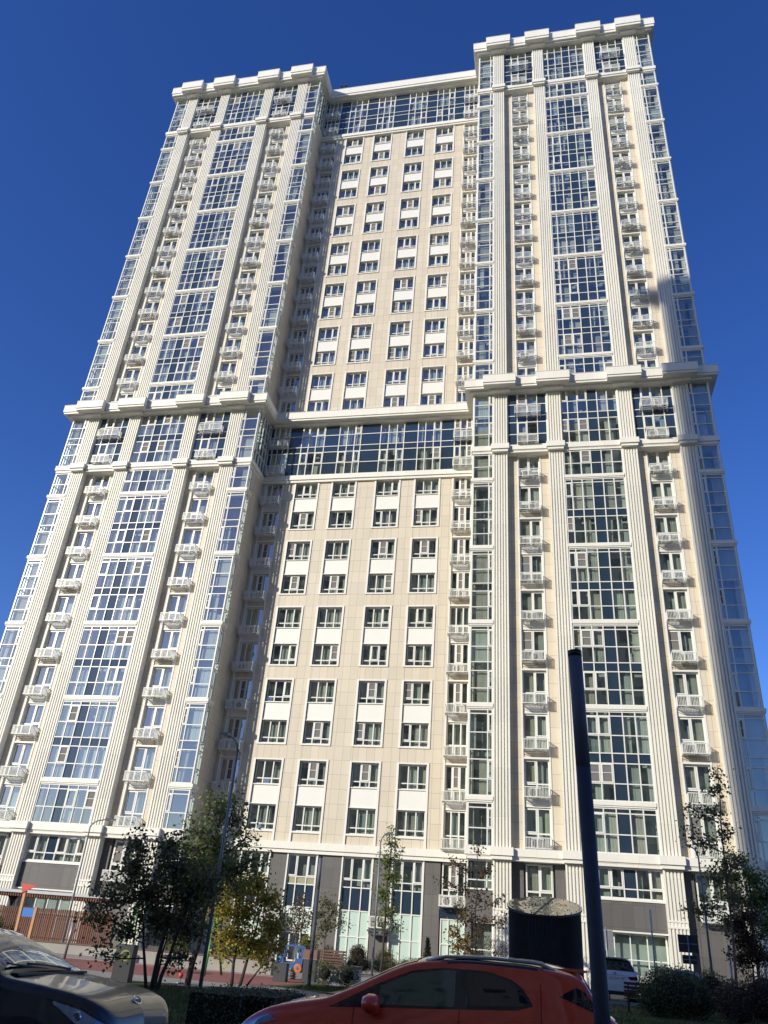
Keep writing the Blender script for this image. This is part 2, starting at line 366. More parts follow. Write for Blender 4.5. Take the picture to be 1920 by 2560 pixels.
for cols, xa, xb in ((LCOL, LX0, LX1), (RCOL, RX0, RX1)):
    left = cols is LCOL
    for x in cols:
        pilaster(x, 0, 6.5, True)
        for z0, z1 in ((L0, 36.5), (L1, 42.44), (43.58, 84.6), (L2, ZTOP-0.02)): pilaster(x, z0, z1)
    for zt in (L0, L1, L2):
        led = MB()
        led.box(xa-0.12, xb+0.12, -0.12, YB+0.12, zt-0.46, zt); led.box(xa-0.03, xb+0.03, -0.03, YB+0.03, zt-0.70, zt-0.46)
        led.box(xa-0.06, xb+0.06, -0.06, YB+0.06, zt-0.53, zt-0.50)
        for x in cols:
            led.box(x-0.72, x+0.72, -0.42, 0.0, zt-0.46, zt+0.012); led.box(x-0.63, x+0.63, -0.31, 0.0, zt-0.68, zt-0.46)
        led.build('ledge', M_white, tower)
    for (zs, zf, zt, o, d) in ((42.67, 42.86, 43.58, 0.75, 0.5), (ZTOP, 92.25, 93.35, 0.65, 0.48)):
        cor = MB()
        cor.box(xa-o, xb+o, -o, YB+o, zf, zt); cor.box(xa-o+0.08, xb+o-0.08, -o+0.08, YB+o-0.08, zs, zf)
        cor.box(xa-o-0.03, xb+o+0.03, -o-0.03, YB+o, zt, zt+0.035)
        cor.box(xa-0.3, xb+0.3, -0.34, 0.3, zs-0.16, zs)
        for x in cols:
            cor.box(x-1.35, x+1.35, -o-d, 0.0, zf+0.004, zt+0.04); cor.box(x-1.31, x+1.31, -o-d+0.08, 0.0, zs+0.006, zf+0.004)
            cor.box(x-1.38, x+1.38, -o-d-0.03, 0.0, zt+0.04, zt+0.07)
            cor.box(x-0.87, x+0.87, -0.5, 0.0, zs-0.22, zs+0.003)
        cor.build('cornice', M_white, tower)
    # outer and inner side walls, back
    walls.box(xa, xa+0.3, 0.86 if True else 0, YB, L0, L1-0.7); walls.box(xb-0.3, xb, 0.86, YB, L0, L1-0.7)
    walls.box(xa, xa+0.3, 0.86, YB, L1, 42.7); walls.box(xb-0.3, xb, YM if left else 0.86, YB, L1, 42.7)
    walls.box(xa, xa+0.3, 0.86, YB, 43.5, L2-0.7); walls.box(xb-0.3, xb, 0.86, YB, 43.5, L2-0.7)
    walls.box(xa, xa+0.3, 0.86, YB, L2, ZTOP); walls.box(xb-0.3, xb, YM if left else 0.86, YB, L2, ZTOP)
    walls.box(xa+0.3, xb-0.3, YB-0.3, YB, 0, ZTOP)
    greyw.box(xa, xa+0.3, 0.5, YB, 0, 6.5); greyw.box(xb-0.3, xb, 0.5, YB, 0, 6.5)
    # balcony columns: cladding either side of the window channel
    for cx in ((cols[0]+cols[1])/2 + (0.05 if not left else 0), (cols[2]+cols[3])/2):
        p, q = (cols[0], cols[1]) if cx < cols[1] else (cols[2], cols[3])
        for z0, z1 in ((L0, L1-0.7), (43.3, L2-0.7)):
            walls.box(p+HW, cx-0.93, 0.6, 0.95, z0, z1); walls.box(cx+0.93, q-HW, 0.6, 0.95, z0, z1)
        greyw.box(p+HW, cx-0.95, 0.6, 0.95, 0, 6.5); greyw.box(cx+0.95, q-HW, 0.6, 0.95, 0, 6.5)
        greyw.box(cx-0.95, cx+0.95, 0.62, 0.95, 0, 3.9)
        # channel trims and the slabs between windows
        for z0, z1, n in ((L0, L1-0.7, 10), (43.3, L2-0.7, 14)):
            zb = z1 + 0.7 - 3*n
            ch = MB()
            ch.box(cx-0.93, cx-0.82, 0.56, 0.90, z0, z1); ch.box(cx+0.82, cx+0.93, 0.56, 0.90, z0, z1)
            for k in range(n):
                if k % 2 == 0: ch.box(cx-0.82, cx+0.82, 0.70, 0.92, zb+3*k+2.56, zb+3*k+3.14); 
                else:
                    if k < n-1:
                        walls.box(cx-0.82, cx+0.82, 0.64, 0.92, zb+3*k+2.66, zb+3*k+3.04)
                    ch.box(cx-0.82, cx+0.82, 0.58, 0.92, zb+3*k+2.54, zb+3*k+2.66)
                    if k < n-1: ch.box(cx-0.82, cx+0.82, 0.58, 0.92, zb+3*k+3.04, zb+3*k+3.15)
            ch.build('window_channel', M_panel, tower)

# ---- windows of the balcony columns ----------------------------------------
def win_rng(i): return random.Random(1000+i)
def two_panel(i):
    r = win_rng(i); s = r.random()
    return glazing([-0.82, 0, 0.82], [0.15, 1.0, 2.54], r, [(0.15, 2.54)], None,
                   lambda a, b: ('screen' if s < 0.3 else True) if (b == 1 and a == (0 if s < .5 else 1)) else False, bar=0.11, cp=0.88)
def three_panel(i):
    r = win_rng(60+i); s = r.random()
    return glazing([-0.76, -0.27, 0.27, 0.76], [0.15, 0.95, 2.54], r, [(0.15, 2.54)], None,
                   lambda a, b: 'screen' if (b == 1 and a == 1 and s < 0.5) else False, bar=0.10, cp=0.75)
two = [two_panel(i) for i in range(20)]; three = [three_panel(i) for i in range(12)]
two_m = [meshes('balcony_window', u) for u in two]; three_m = [meshes('balcony_window', u) for u in three]
bw = []   # balcony windows: (x, y, z, kind)
for x in ((LCOL[0]+LCOL[1])/2, (LCOL[2]+LCOL[3])/2, (RCOL[0]+RCOL[1])/2+0.05, (RCOL[2]+RCOL[3])/2):
    for k in range(10): bw.append((x, 0.86, L0+3*k, 2)); add_basket(x, 0.62, L0+3*k+0.04)
    for k in range(14):
        bw.append((x, 0.86, L2-42+3*k, 2))
        add_basket(x, 0.62, L2-42+3*k+(0.3 if k == 0 else 0.04))
    bw.append((x, 0.80, 3.9, 2)); add_basket(x, 0.62, 3.85)
    add_basket(x, 0.30, L1+0.05); add_basket(x, 0.30, L1+2.95, True); add_basket(x, 0.30, L2+0.05); add_basket(x, 0.30, L2+3.05, True)
C0, C5 = -22.90, -6.14
for x in (C0, C5):
    for k in range(10): bw.append((x, YM+0.26, L0+3*k, 3)); add_basket(x, YM+0.02, L0+3*k+0.04)
    for k in range(14): bw.append((x, YM+0.26, L2-42+3*k, 3)); add_basket(x, YM+0.02, L2-42+3*k+0.04)
    bw.append((x, YM+0.2, 3.9, 3)); add_basket(x, YM+0.02, 3.85)
    add_basket(x, YM-0.08, L1+0.05); add_basket(x, YM-0.08, L1+2.95); add_basket(x, YM-0.08, L2+0.05); add_basket(x, YM-0.08, L2+3.05)
def near(p): return (Vector(p[:3])-CAM).length
bw.sort(key=near)
rest = MB()
for n, (x, y, z, k) in enumerate(bw):
    v = rnd.randrange(20 if k == 2 else 12)
    if n < 100: put_unit('balcony_window', (two_m if k == 2 else three_m)[v], (x, y, z))
    else:
        for q in (two if k == 2 else three)[v]: merge(rest, q, (x, y, z))
tag(rest.build('balcony_window', ALLM, tower), kind='stuff')
bm_small = basket_mb(1.24).mesh('balcony', M_basket)
for x in (-10.86, -18.22): link('balcony', bm_small, tower, (x, YM+0.0, 2.35))
baskets.sort(key=near)
bm_std, bm_wide, bm_ac = B_std.mesh('balcony', M_basket), B_wide.mesh('balcony', M_basket), AC.mesh('air_conditioner', [M_ac, M_acdark])
rest, rest_ac = MB(), MB()
for n, (x, y, z, wide, ac) in enumerate(baskets):
    if n < 98:
        o = link('balcony', bm_wide if wide else bm_std, tower, (x, y, z))
        if ac is not None: link('air_conditioner', bm_ac, o, (ac, -0.36, 0.04))
    else:
        merge(rest, B_wide if wide else B_std, (x, y, z))
        if ac is not None: merge(rest_ac, AC, (x+ac, y-0.36, z+0.04))
ro = tag(rest.build('balcony', M_basket, tower), kind='stuff')
tag(rest_ac.build('air_conditioner', [M_ac, M_acdark], ro), kind='stuff')

# ---- the big bay windows between the two inner pilasters --------------------
def bay(xs, z0, rows, storeys, y, navy, seed, name='bay_window', sill=True, cp=0.6):
    r = random.Random(seed)
    scol = [r.randrange(len(xs)-1) for _ in range(2)]
    def kind(i, j): return 'navy' if i == navy or (spandrel is not None and j == spandrel) else None
    spandrel = 2 if len(rows) >= 6 else None
    def sash(i, j):
        if len(rows) < 3 or i == navy: return False
        return ('screen' if r.random() < .5 else True) if (i in scol and j in (1, 4)) else False
    cxm = (xs[0]+xs[-1])/2
    u = glazing([x-cxm for x in xs], [q for q in rows], r, storeys, kind, sash, cp=cp)
    o = put_unit(name, [m for m in meshes(name, u)], (cxm, y, z0))
    if sill:
        s = MB(); w = (xs[-1]-xs[0])/2
        s.box(-w+0.02, w-0.02, -0.17, 0.1, -0.24, 0.0); s.box(-w+0.06, w-0.06, -0.12, 0.1, -0.34, -0.24)
        s.build('sill', M_white, o)
    return o
ROW2 = [0.0, 1.08, 2.32, 2.95, 4.08, 5.33, 5.66]; ST2 = [(0.0, 2.4), (2.95, 5.5)]
ROW1 = [0.0, 1.10, 2.32, 2.66]; ST1 = [(0.0, 2.5)]
ROWT = [0.0, 1.1, 2.3]
def corner(cols, side, z0, rows, storeys, full, seed):
    """glass corner: a front light beside the outer pilaster and a return along the flank"""
    r = random.Random(seed)
    sp = 2 if len(rows) >= 6 else None
    kd = lambda i, j: None
    if side > 0: x0 = cols[3]+HW; x1 = x0+1.64; xs = [0, 0.36, 1.64]
    else: x1 = cols[0]-HW; x0 = x1-1.64; xs = [0, 1.28, 1.64]
    def sash(i, j): return ('screen' if r.random() < .3 else True) if ((i == (0 if side > 0 else 1)) and j in (1, 4)) else False
    u = glazing(xs, rows, r, storeys, kd, sash, edge=0.10, cp=0.6)
    o = put_unit('corner_window', meshes('corner_window', u), (x0, 0.12, z0))
    d = YM-0.12 if full else 0.74
    n = 5 if full else 2
    xs2 = [d*i/n for i in range(n+1)]
    u2 = glazing(xs2, rows, r, [], None, None, edge=0.10)
    if side > 0: loc, rz = (1.64, 0.0, 0), pi/2
    else: loc, rz = (0.0, d, 0), -pi/2
    ms = meshes('side_frame', u2)
    link('side_frame', ms[0], o, loc, rz); link('side_pane', ms[1], o, loc, rz)
    s = MB()
    a, b = (-0.02, 1.64+0.14) if side > 0 else (-0.14, 1.64+0.02)
    if not full:
        s.box(a, b, -0.17, 0.90, -0.24, 0.0); s.box(a+0.05, b-0.05, -0.12, 0.86, -0.34, -0.24)
        s.build('sill', M_white, o)
seed = 0
for cols, navy in ((LCOL, 2), (RCOL, 3)):
    left = cols is LCOL
    a, b = cols[1]+HW, cols[2]-HW
    xs = [a, a+0.55, a+1.32, a+2.09, a+2.90, a+3.69, b] if not left else [a+(b-a)*i/6 for i in range(7)]
    units = [(L0, ROW1, ST1)] + [(L0+3+6*k, ROW2, ST2) for k in range(4)] + [(L0+27, ROWT, ST1)]
    units += [(L2-42-0.4, [0.0, 1.2, 2.3, 3.06], [(0, 3.0)])] + [(L2-39+6*k, ROW2, ST2) for k in range(6)] + [(L2-3, ROWT, ST1)]
    for (z, rows, st) in units:
        seed += 1; bay(xs, z, rows, st, 0.12, navy, 300+seed, sill=(z > L0+0.5 and z not in (L2-42-0.4,)))
        for sd in (-1, 1):
            seed += 1; corner(cols, sd, z, rows, st, False, 600+seed)
    for z0, rows in ((L1, [0.0, 1.25, 2.43, 3.09, 4.25, 5.40]), (L2, [0.0, 1.25, 2.45, 3.1, 4.35, 5.5, 6.55])):
        seed += 1; bay(xs, z0, rows, [(0, 2.4), (3.0, 5.4)], 0.22, navy, 300+seed, sill=False)
        for sd in (-1, 1):
            seed += 1; inner = (sd > 0) == left
            corner(cols, sd, z0, rows, [(0, 2.4), (3.0, 5.4)], inner and left, 600+seed)
        for (p, q) in ((cols[0], cols[1]), (cols[2], cols[3])):
            c = (p+q)/2 + (0.05 if (not left and p == cols[0]) else 0)
            seed += 1; r = random.Random(900+seed)
            xq = [p+HW, c-0.85, c-0.06, c+0.78, q-HW]; cm = (xq[0]+xq[-1])/2
            u = glazing([x-cm for x in xq], rows, r, [(0, 2.4), (3.0, 5.4)], lambda i, j: 'navy' if i in (0, 3) or j == 2 else None,
                        lambda i, j: ('screen' if r.random() < .4 else True) if (j in (1, 4) and i == 1) else False, cp=0.7)
            put_unit('glazed_bay', meshes('glazed_bay', u), (cm, 0.3, z0))
    # ground storeys of the wing
    xs = [a+(b-a)*i/6 for i in range(7)]
    seed += 1
    rng = random.Random(seed); w = (b-a)/2
    u = glazing([x-(a+b)/2 for x in xs], [0, 0.55, 1.70], rng, [(0, 1.7)], lambda i, j: 'navy' if i == navy else None,
                lambda i, j: True if (j == 1 and i in ((0, 3, 5) if left else (1, 2, 5))) else False, cp=0.85)
    put_unit('bay_window', meshes('bay_window', u), ((a+b)/2, 0.48, 4.80))
    s = MB(); s.box(a, b, 0.36, 0.9, 4.70, 4.80); s.box(a, b, 0.34, 0.9, 3.05, 3.13); s.build('lintel', M_panel, tower)
    greyw.box(a, b, 0.42, 0.9, 3.13, 4.70)
    u = glazing([-w+0.05, -w+0.6, -0.75, 0.15, 1.1, w-0.05], [0.0, 1.7, 3.05], rng, [], None, None, cp=0.0, bar=0.06)
    put_unit('shopfront', meshes('shopfront', u), ((a+b)/2, 0.85, 0.0))
    for sd in (-1, 1):
        x0 = cols[3]+HW if sd > 0 else cols[0]-HW-1.64
        u = glazing([0, 0.4, 1.64] if sd > 0 else [0, 1.24, 1.64], [0, 0.55, 1.70], rng, [(0, 1.7)], None, None, cp=.6)
        put_unit('corner_window', meshes('corner_window', u), (x0, 0.4, 4.8))
        greyw.box(x0, x0+1.64, 0.42, 0.86, 3.1, 4.80)
        u = glazing([0, 1.64], [0, 1.6, 3.1], rng, [], None, None, cp=0)
        put_unit('shopfront', meshes('shopfront', u), (x0, 0.6, 0.0))

# ---- recessed middle: four columns of paired windows ------------------------
MC = [-19.89, -16.50, -12.62, -9.17]
def mid_window(i):
    r = win_rng(100+i); s = r.random(); q = r.choice((0, 1, 2))
    return glazing([-1.0, -0.34, 0.34, 1.0], [0.0, 0.42, 1.69], r, [(0, 1.69)], None,
                   lambda a, b: (('screen' if s < .42 else (True if s < .6 else False)) if (b == 1 and a == q) else False), bar=0.085, edge=0.075, cp=0.85)
mids = [meshes('window', mid_window(i)) for i in range(32)]
edges = [LX1] + [C0-0.86, C0+0.86] + [e for c in MC for e in (c-1.0, c+1.0)] + [C5-0.86, C5+0.86] + [RX0]
edges[-1] = RX0
for z0, z1 in ((L0, L1-0.7), (43.3, L2-0.7)):
    for i in range(0, len(edges), 2):
        if edges[i+1]-edges[i] > 0.01: walls.box(edges[i], edges[i+1], YM, YM+0.5, z0, z1)
for i in range(0, len(edges), 2): greyw.box(edges[i], edges[i+1], YM, YM+0.5, 0, 6.5)
for base, n in ((L0, 5), (L2-42, 7)):
    for j in range(n):
        zp = base+6*j
        for c in MC:
            b = MB()
            lo = zp if j == 0 else zp+0.60
            hi = zp+6-0.7 if j == n-1 else zp+5.60
            for s in (-1, 1): b.box(min(c+s*1.0, c+s*1.15), max(c+s*1.0, c+s*1.15), YM-0.07, YM+0.34, lo, hi)
            b.box(c-1.0, c+1.0, YM-0.06, YM+0.34, zp+0.60, zp+0.72)
            b.box(c-1.0, c+1.0, YM+0.06, YM+0.34, zp+2.42, zp+3.80)
            b.box(c-1.0, c+1.0, YM-0.02, YM+0.34, zp+3.74, zp+3.802); b.box(c-1.0, c+1.0, YM-0.02, YM+0.34, zp+2.418, zp+2.46)
            if j < n-1: b.box(c-1.0, c+1.0, YM-0.06, YM+0.34, zp+5.50, zp+5.60)
            b.build('window_surround', M_panel, tower)
            if j == 0: walls.box(c-1.0, c+1.0, YM+0.03, YM+0.4, zp, zp+0.60)
            else: walls.box(c-1.0, c+1.0, YM+0.012, YM+0.4, zp-0.40, zp+0.60)
            for dz in (0.72, 3.80): put_unit('window', mids[rnd.randrange(32)], (c, YM+0.24, zp+dz))
        for c in (C0, C5):
            b = MB(); x = 0.76
            for s in (-1, 1): b.box(min(c+s*x, c+s*0.87), max(c+s*x, c+s*0.87), YM-0.05, YM+0.34, zp, zp+6 if j < n-1 else zp+5.3)
            b.box(c-x, c+x, YM+0.10, YM+0.34, zp+2.56, zp+3.14)
            if j < n-1: b.box(c-x, c+x, YM-0.02, YM+0.34, zp+5.54, zp+5.65)
            b.build('window_channel', M_panel, tower)
            if j < n-1: walls.box(c-x, c+x, YM+0.02, YM+0.4, zp+5.65, zp+6.14)
for zt in (L0, L1, L2):
    mb = MB()
    mb.box(LX1+0.12, RX0-0.12, YM-0.30, YM+0.6, zt-0.46, zt); mb.box(LX1+0.03, RX0-0.03, YM-0.20, YM+0.6, zt-0.70, zt-0.46)
    mb.build('ledge', M_white, tower)
for zs, zf, zt, o in ((42.67, 42.86, 43.56, 0.75), (ZTOP, 92.25, 93.30, 0.65)):
    mb = MB()
    mb.box(LX1+o, RX0-o, YM-o-0.35, YB, zf, zt); mb.box(LX1+o-0.08, RX0-o+0.08, YM-o-0.27, YB, zs, zf)
    mb.box(LX1+o+.04, RX0-o-.04, YM-o-0.38, YB, zt, zt+0.03)
    mb.box(LX1+0.3, RX0-0.3, YM-0.55, YM+0.3, zs-0.18, zs)
    mb.build('cornice', M_white, tower)
XB = [LX1+0.02, C0-0.75, C0-0.25, C0+0.25, C0+0.76, -20.9, -20.23, -19.54, -18.77, -17.39, -16.65, -15.95, -15.38, -13.57, -12.84, -12.09, -11.43, -10.18, -9.52, -8.78, -8.12, C5-0.80, C5-0.25, C5+0.27, C5+0.76, RX0-0.02]
for z0, rows in ((L1, [0.0, 1.25, 2.43, 3.05, 4.25, 5.40]), (L2, [0.0, 1.25, 2.45, 3.1, 4.35, 5.5, 6.55])):
    r = random.Random(int(z0)); dark = {0, 4, 8, 12, 16, 20, 24}
    cas = {i: r.choice((1, 2)) for i in range(30)}
    u = glazing([x-XB[0] for x in XB], rows, r, [(0, 2.4), (3.05, 5.4)], lambda i, j: 'navy' if i in dark or j == 2 else None,
                lambda i, j: ('screen' if r.random() < .35 else True) if (j in (1, 4) and i in (1, 3, 5, 7, 9, 11, 13, 15, 17, 19, 21, 23) and r.random() < .8) else False, cp=0.72)
    put_unit('glazed_band', meshes('glazed_band', u), (XB[0], YM-0.12, z0))
# ground storeys of the middle
for n, c in enumerate(MC):
    r = random.Random(70+n)
    def kind(i, j):
        if j == 2: return 'navy'
        if j < 2: return 'green' if n >= 2 else (None if j == 0 and n == 1 else 'green')
        if j == 3 and n < 2: return 'olive'
        return None
    u = glazing([-1.04, -0.36, 0.36, 1.04], [0.1, 1.75, 3.25, 4.62, 5.08, 6.48], r, [(4.62, 6.48)], kind,
                lambda i, j: True if (j == 4 and i != 1) else False, cp=0.6 if n > 1 else 0.0)
    put_unit('tall_window', meshes('tall_window', u), (c, YM+0.16, 0.0))
    s = MB()
    for q in (-1, 1): s.box(min(c+q*1.0, c+q*1.10), max(c+q*1.0, c+q*1.10), YM-0.06, YM+0.3, 0.0, 6.5)
    s.build('window_surround', M_panel, tower)
r = random.Random(5)
u = glazing([-0.80, -0.27, 0.27, 0.80], [0.1, 1.75, 3.2], r, [], lambda i, j: 'green', None)
put_unit('tall_window', meshes('tall_window', u), (C5, YM+0.16, 0.0))
u = glazing([-0.80, -0.27, 0.27, 0.80], [0.1, 1.75, 3.2], r, [], lambda i, j: 'green', None)
put_unit('tall_window', meshes('tall_window', u), (C0, YM+0.16, 0.0))
s = MB()
for c in (C0, C5): s.box(c-0.86, c+0.86, YM+0.05, YM+0.4, 3.2, 3.9)
s.build('wall', M_navy, tower)
walls.build('wall', M_beige, tower); greyw.build('wall', M_grey, tower)
# dark canopies under the two low cages
for x in (-10.86, -18.22):
    cn = MB(); cn.box(x-0.62, x+0.62, YM-0.85, YM-0.01, 2.12, 2.24); cn.box(x-0.55, x+0.55, YM-0.75, YM-0.01, 1.95, 2.12)
    cn.build('canopy', M_dark, tower)
# rooms behind the glass, floors and roof
rm = MB()
for xa, xb in ((LX0, LX1), (RX0, RX1)):
    rm.box(xa+0.35, xb-0.35, 1.35, 1.5, 0, ZTOP)
    rm.box(xa+0.31, xb-0.31, 0.95, YB-0.4, 91.0, 91.8)
    for z in [L0-0.3+3*k for k in range(11)] + [L2-42+3*k-0.35 for k in range(15)]: rm.box(xa+0.36, xb-0.36, 1.06, 1.34, z, z+0.28)
rm.box(LX1+0.02, RX0-0.02, YM+0.95, YM+1.1, 0, ZTOP)
rm.box(LX1+0.02, RX0-0.02, YM+0.96, YB-0.5, 91.0, 91.8)
rm.build('interior_wall', M_room, tower)
# the shop name above a ground floor window
def text_mesh(txt, size, name, m, parent=None, loc=(0,0,0), rot=(pi/2, 0, 0), ext=0.02, align='LEFT', bold=0.0):
    cu = bpy.data.curves.new(name, 'FONT'); cu.body = txt; cu.size = size; cu.extrude = ext; cu.align_x = align; cu.offset = bold
    tmp = bpy.data.objects.new(name, cu); COL.objects.link(tmp)
    dg = bpy.context.evaluated_depsgraph_get(); me = bpy.data.meshes.new_from_object(tmp.evaluated_get(dg))
    bpy.data.objects.remove(tmp); me.materials.clear(); me.materials.append(m)
    o = link(name, me, parent, loc); o.rotation_euler = rot; return o
M_sign = mat('white_letters', (0.82, 0.82, 0.82), 0.4)
text_mesh("\u041f\u0435\u0434\u0438\u0430\u0442\u0440", 0.50, 'sign_lettering', M_sign, tower, (-17.42, YM-0.06, 2.86), bold=0.012)

rc = MB(); rc.tube([(-22.0, YM-1.0, 93.3), (-22.0, YM-1.0, 93.75)], .03, 6); rc.box(-22.3, -21.7, YM-1.05, YM-.95, 93.70, 93.76); rc.box(-22.4, -22.2, YM-1.2, YM-.9, 93.76, 93.95); rc.box(-21.8, -21.6, YM-1.2, YM-.9, 93.76, 93.95)
rc.build('roof_camera', M_dark, tower)

# ================================================================== THE PLACE AROUND IT
M_asphalt = mixmat('asphalt', (0.035, 0.035, 0.037), (0.065, 0.063, 0.06), 1.3, 0.9, 0.35, 0.7, 0.4, 60)
M_paving = mixmat('concrete_paving', (0.22, 0.205, 0.19), (0.33, 0.31, 0.285), 1.5, 0.85, 0.3, 0.7, 0.2, 50)
M_rubber = mixmat('red_rubber_paving', (0.22, 0.075, 0.06), (0.30, 0.115, 0.09), 2.5, 0.95, 0.3, 0.7, 0.3, 90)
M_rubber2 = mixmat('sunlit_red_rubber_edge', (0.42, 0.22, 0.19), (0.5, 0.28, 0.24), 2.5, 0.95, 0.3, 0.7)  # sunlit far edge of the play rubber, its sunlight put into the paler colour
M_lawn = mixmat('lawn_soil', (0.045, 0.055, 0.015), (0.085, 0.10, 0.025), 2.0, 1.0, 0.3, 0.7, 0.5, 30)
M_concrete = mat('cast_concrete', (0.30, 0.28, 0.255), 0.8, vary=0.15, scale=1.6, bump=0.15)
M_wood = tiled('brown_slats', (0.13, 0.036, 0.012), 0.07, 60.0, 0.0, 1.0, 0.22, rough=0.6)
M_woodpost = mat('pine_post', (0.48, 0.25, 0.10), 0.55, vary=0.2, scale=6)
M_wooddark = mat('dark_brown_timber', (0.10, 0.05, 0.035), 0.6, vary=0.2, scale=5)
M_red = mat('red_board', (0.55, 0.05, 0.035), 0.4)
M_blue = mat('blue_board', (0.01, 0.16, 0.55), 0.4)
M_playblue = mat('blue_play_panel', (0.03, 0.09, 0.28), 0.4, vary=0.1, scale=4)
M_orange = mat('orange_wheel_panel', (0.45, 0.13, 0.03), 0.5)
M_paleblue = mat('pale_blue_seat', (0.38, 0.48, 0.52), 0.5)
M_greenp = mat('green_play_tube', (0.06, 0.20, 0.04), 0.4)
M_anthr = mat('anthracite_steel', (0.035, 0.037, 0.045), 0.5, vary=0.12, scale=10)
M_lime = mat('lime_emblem', (0.22, 0.26, 0.05), 0.5)
M_lamp = mat('grey_lamp_post', (0.20, 0.21, 0.24), 0.45, 0.3, vary=0.1, scale=6)
M_lamphead = mat('lamp_diffuser', (0.55, 0.55, 0.52), 0.3)

def sheet(name, poly, z, m):
    b = MB(); b.v = [(x, y, z) for x, y in poly]; b.face(tuple(range(len(poly)))); return tag(b.build(name, m), kind='structure')
sheet('ground', [(-400, -400), (400, -400), (400, 400), (-400, 400)], -0.012, mixmat('far_ground', (0.10, 0.10, 0.085), (0.17, 0.165, 0.15), 0.4, 0.95))
sheet('road', [(-160, -58), (160, -58), (160, -40.6), (-160, -40.6)], 0.0, M_asphalt)
sheet('pavement', [(-60, -9.5), (1.6, -9.5), (1.6, 0.4), (-60, 0.4)], 0.004, M_paving)
sheet('parking_road', [(1.6, -12.2), (60, -12.2), (60, 0.4), (1.6, 0.4)], 0.004, M_asphalt)
sheet('lawn', [(-40, -40.4), (-3.2, -40.4), (-6.2, -27.2), (-12, -26.0), (-40, -25.6)], 0.012, M_lawn)
sheet('lawn', [(-1.6, -40.4), (30, -40.4), (30, -13.4), (1.6, -13.4), (-2.0, -20)], 0.012, M_lawn)
sheet('lawn', [(-9.6, -22.2), (-6.3, -24.2), (-4.6, -20.5), (-7.4, -18.6), (-9.2, -19.0)], 0.016, M_lawn)
sheet('path', [(-3.2, -40.4), (-1.6, -40.4), (-2.0, -20), (1.6, -9.5), (-9.4, -9.5), (-60, -9.5), (-60, -25.6), (-12, -26.0), (-6.2, -27.2)], 0.008, M_paving)
sheet('play_surface', [(-34, -23.0), (-9.9, -23.0), (-9.0, -20.5), (-9.8, -16.4), (-34, -16.4)], 0.014, M_rubber)
sheet('play_surface', [(-34, -16.4), (-9.8, -16.4), (-9.8, -15.6), (-34, -15.6)], 0.016, M_rubber2)
kb = MB(); kb.box(-160, 160, -40.6, -40.42, -0.05, 0.13); tag(kb.build('kerb', M_concrete), kind='structure')
kb = MB(); kb.box(1.8, 40, -13.4, -13.2, -0.05, 0.14); tag(kb.build('kerb', M_concrete), kind='structure')

# ---- grass blades on the lawns that can be seen -----------------------------
def grass(name, areas, n, seed):
    r = random.Random(seed); b = MB()
    for k in range(n):
        x0, x1, y0, y1 = areas[r.randrange(len(areas))]
        x, y = r.uniform(x0, x1), r.uniform(y0, y1); h = r.uniform(.04, .11); a = r.uniform(0, 6.28); w = 0.012
        lx, ly = r.uniform(-.04, .04), r.uniform(-.04, .04); i = len(b.v)
        b.v += [(x-w*cos(a), y-w*sin(a), 0.01), (x+w*cos(a), y+w*sin(a), 0.01), (x+lx, y+ly, h)]
        b.face((i, i+1, i+2))
    o = b.build(name, island('grass_blade', [(0.05,0.075,0.012),(0.085,0.11,0.02),(0.12,0.13,0.03),(0.06,0.09,0.015)], 0.7, 0.3))
    tag(o, 'short grass growing on the lawns behind the parked cars', 'grass', kind='stuff')
grass('grass', [(-11.5, -6.6, -33, -26.6), (-9.2, -5.5, -38, -30), (1.8, 9, -24, -13.6), (1.6, 6, -30, -22), (-8.8, -5.4, -22.6, -19.4)], 26000, 3)

# ---- the neighbouring tower behind the camera, whose shadow lies over the foreground
def neighbour():
    o = thing('neighbour_tower', (-20, -85, 0), 'tall cream apartment tower across the road, seen in reflections', 'apartment building')
    x0, x1, y0, y1, H = -33.2, 47.0, -10.0, 8.2, 94.9
    wall, win, bal = MB(), MB(), MB()
    wall.box(x0, x1, y0, y1, 0, H)
    for i in range(26):
        x = x0 + 1.6 + i*3.06
        for k in range(30):
            z = 4+3*k; win.box(x, x+1.9, y1-0.05, y1+0.04, z, z+1.8)
    for k in range(29):
        z = 4.2+3*k; bal.box(x0-0.62, x0-0.01, 4.0, 7.2, z, z+1.0)
    wall.build('wall', M_beige, o); win.build('window', M_navy, o); bal.build('balcony', M_panel, o)
    c = MB(); c.box(x0-1.9, x1+1.9, y0-1, y1+1.0, H-2.2, H-0.9); c.build('cornice', M_white, o)
    p = MB()
    for i in range(8): p.box(x0+0.1+i*11.3, x0+1.2+i*11.3, y1+0.01, y1+0.4, 0, H-2.3)
    p.build('pilaster', M_pil, o)
neighbour()
def low_block():
    o = thing('low_block', (-95, -100, 0), 'low pale apartment block across the road, further to the left', 'apartment building')
    b = MB(); b.box(-42, 30, -8, 8, 0, 15); b.build('wall', M_beige, o)
    w = MB()
    for i in range(20):
        for k in range(4): w.box(-40+i*3.5, -38+i*3.5, 7.95, 8.05, 2.5+3*k, 4.2+3*k)
    w.build('window', M_navy, o); r_ = MB(); r_.box(-42.5, 30.5, -8.5, 8.5, 15.0, 15.7); r_.build('roof', M_white, o)
low_block()

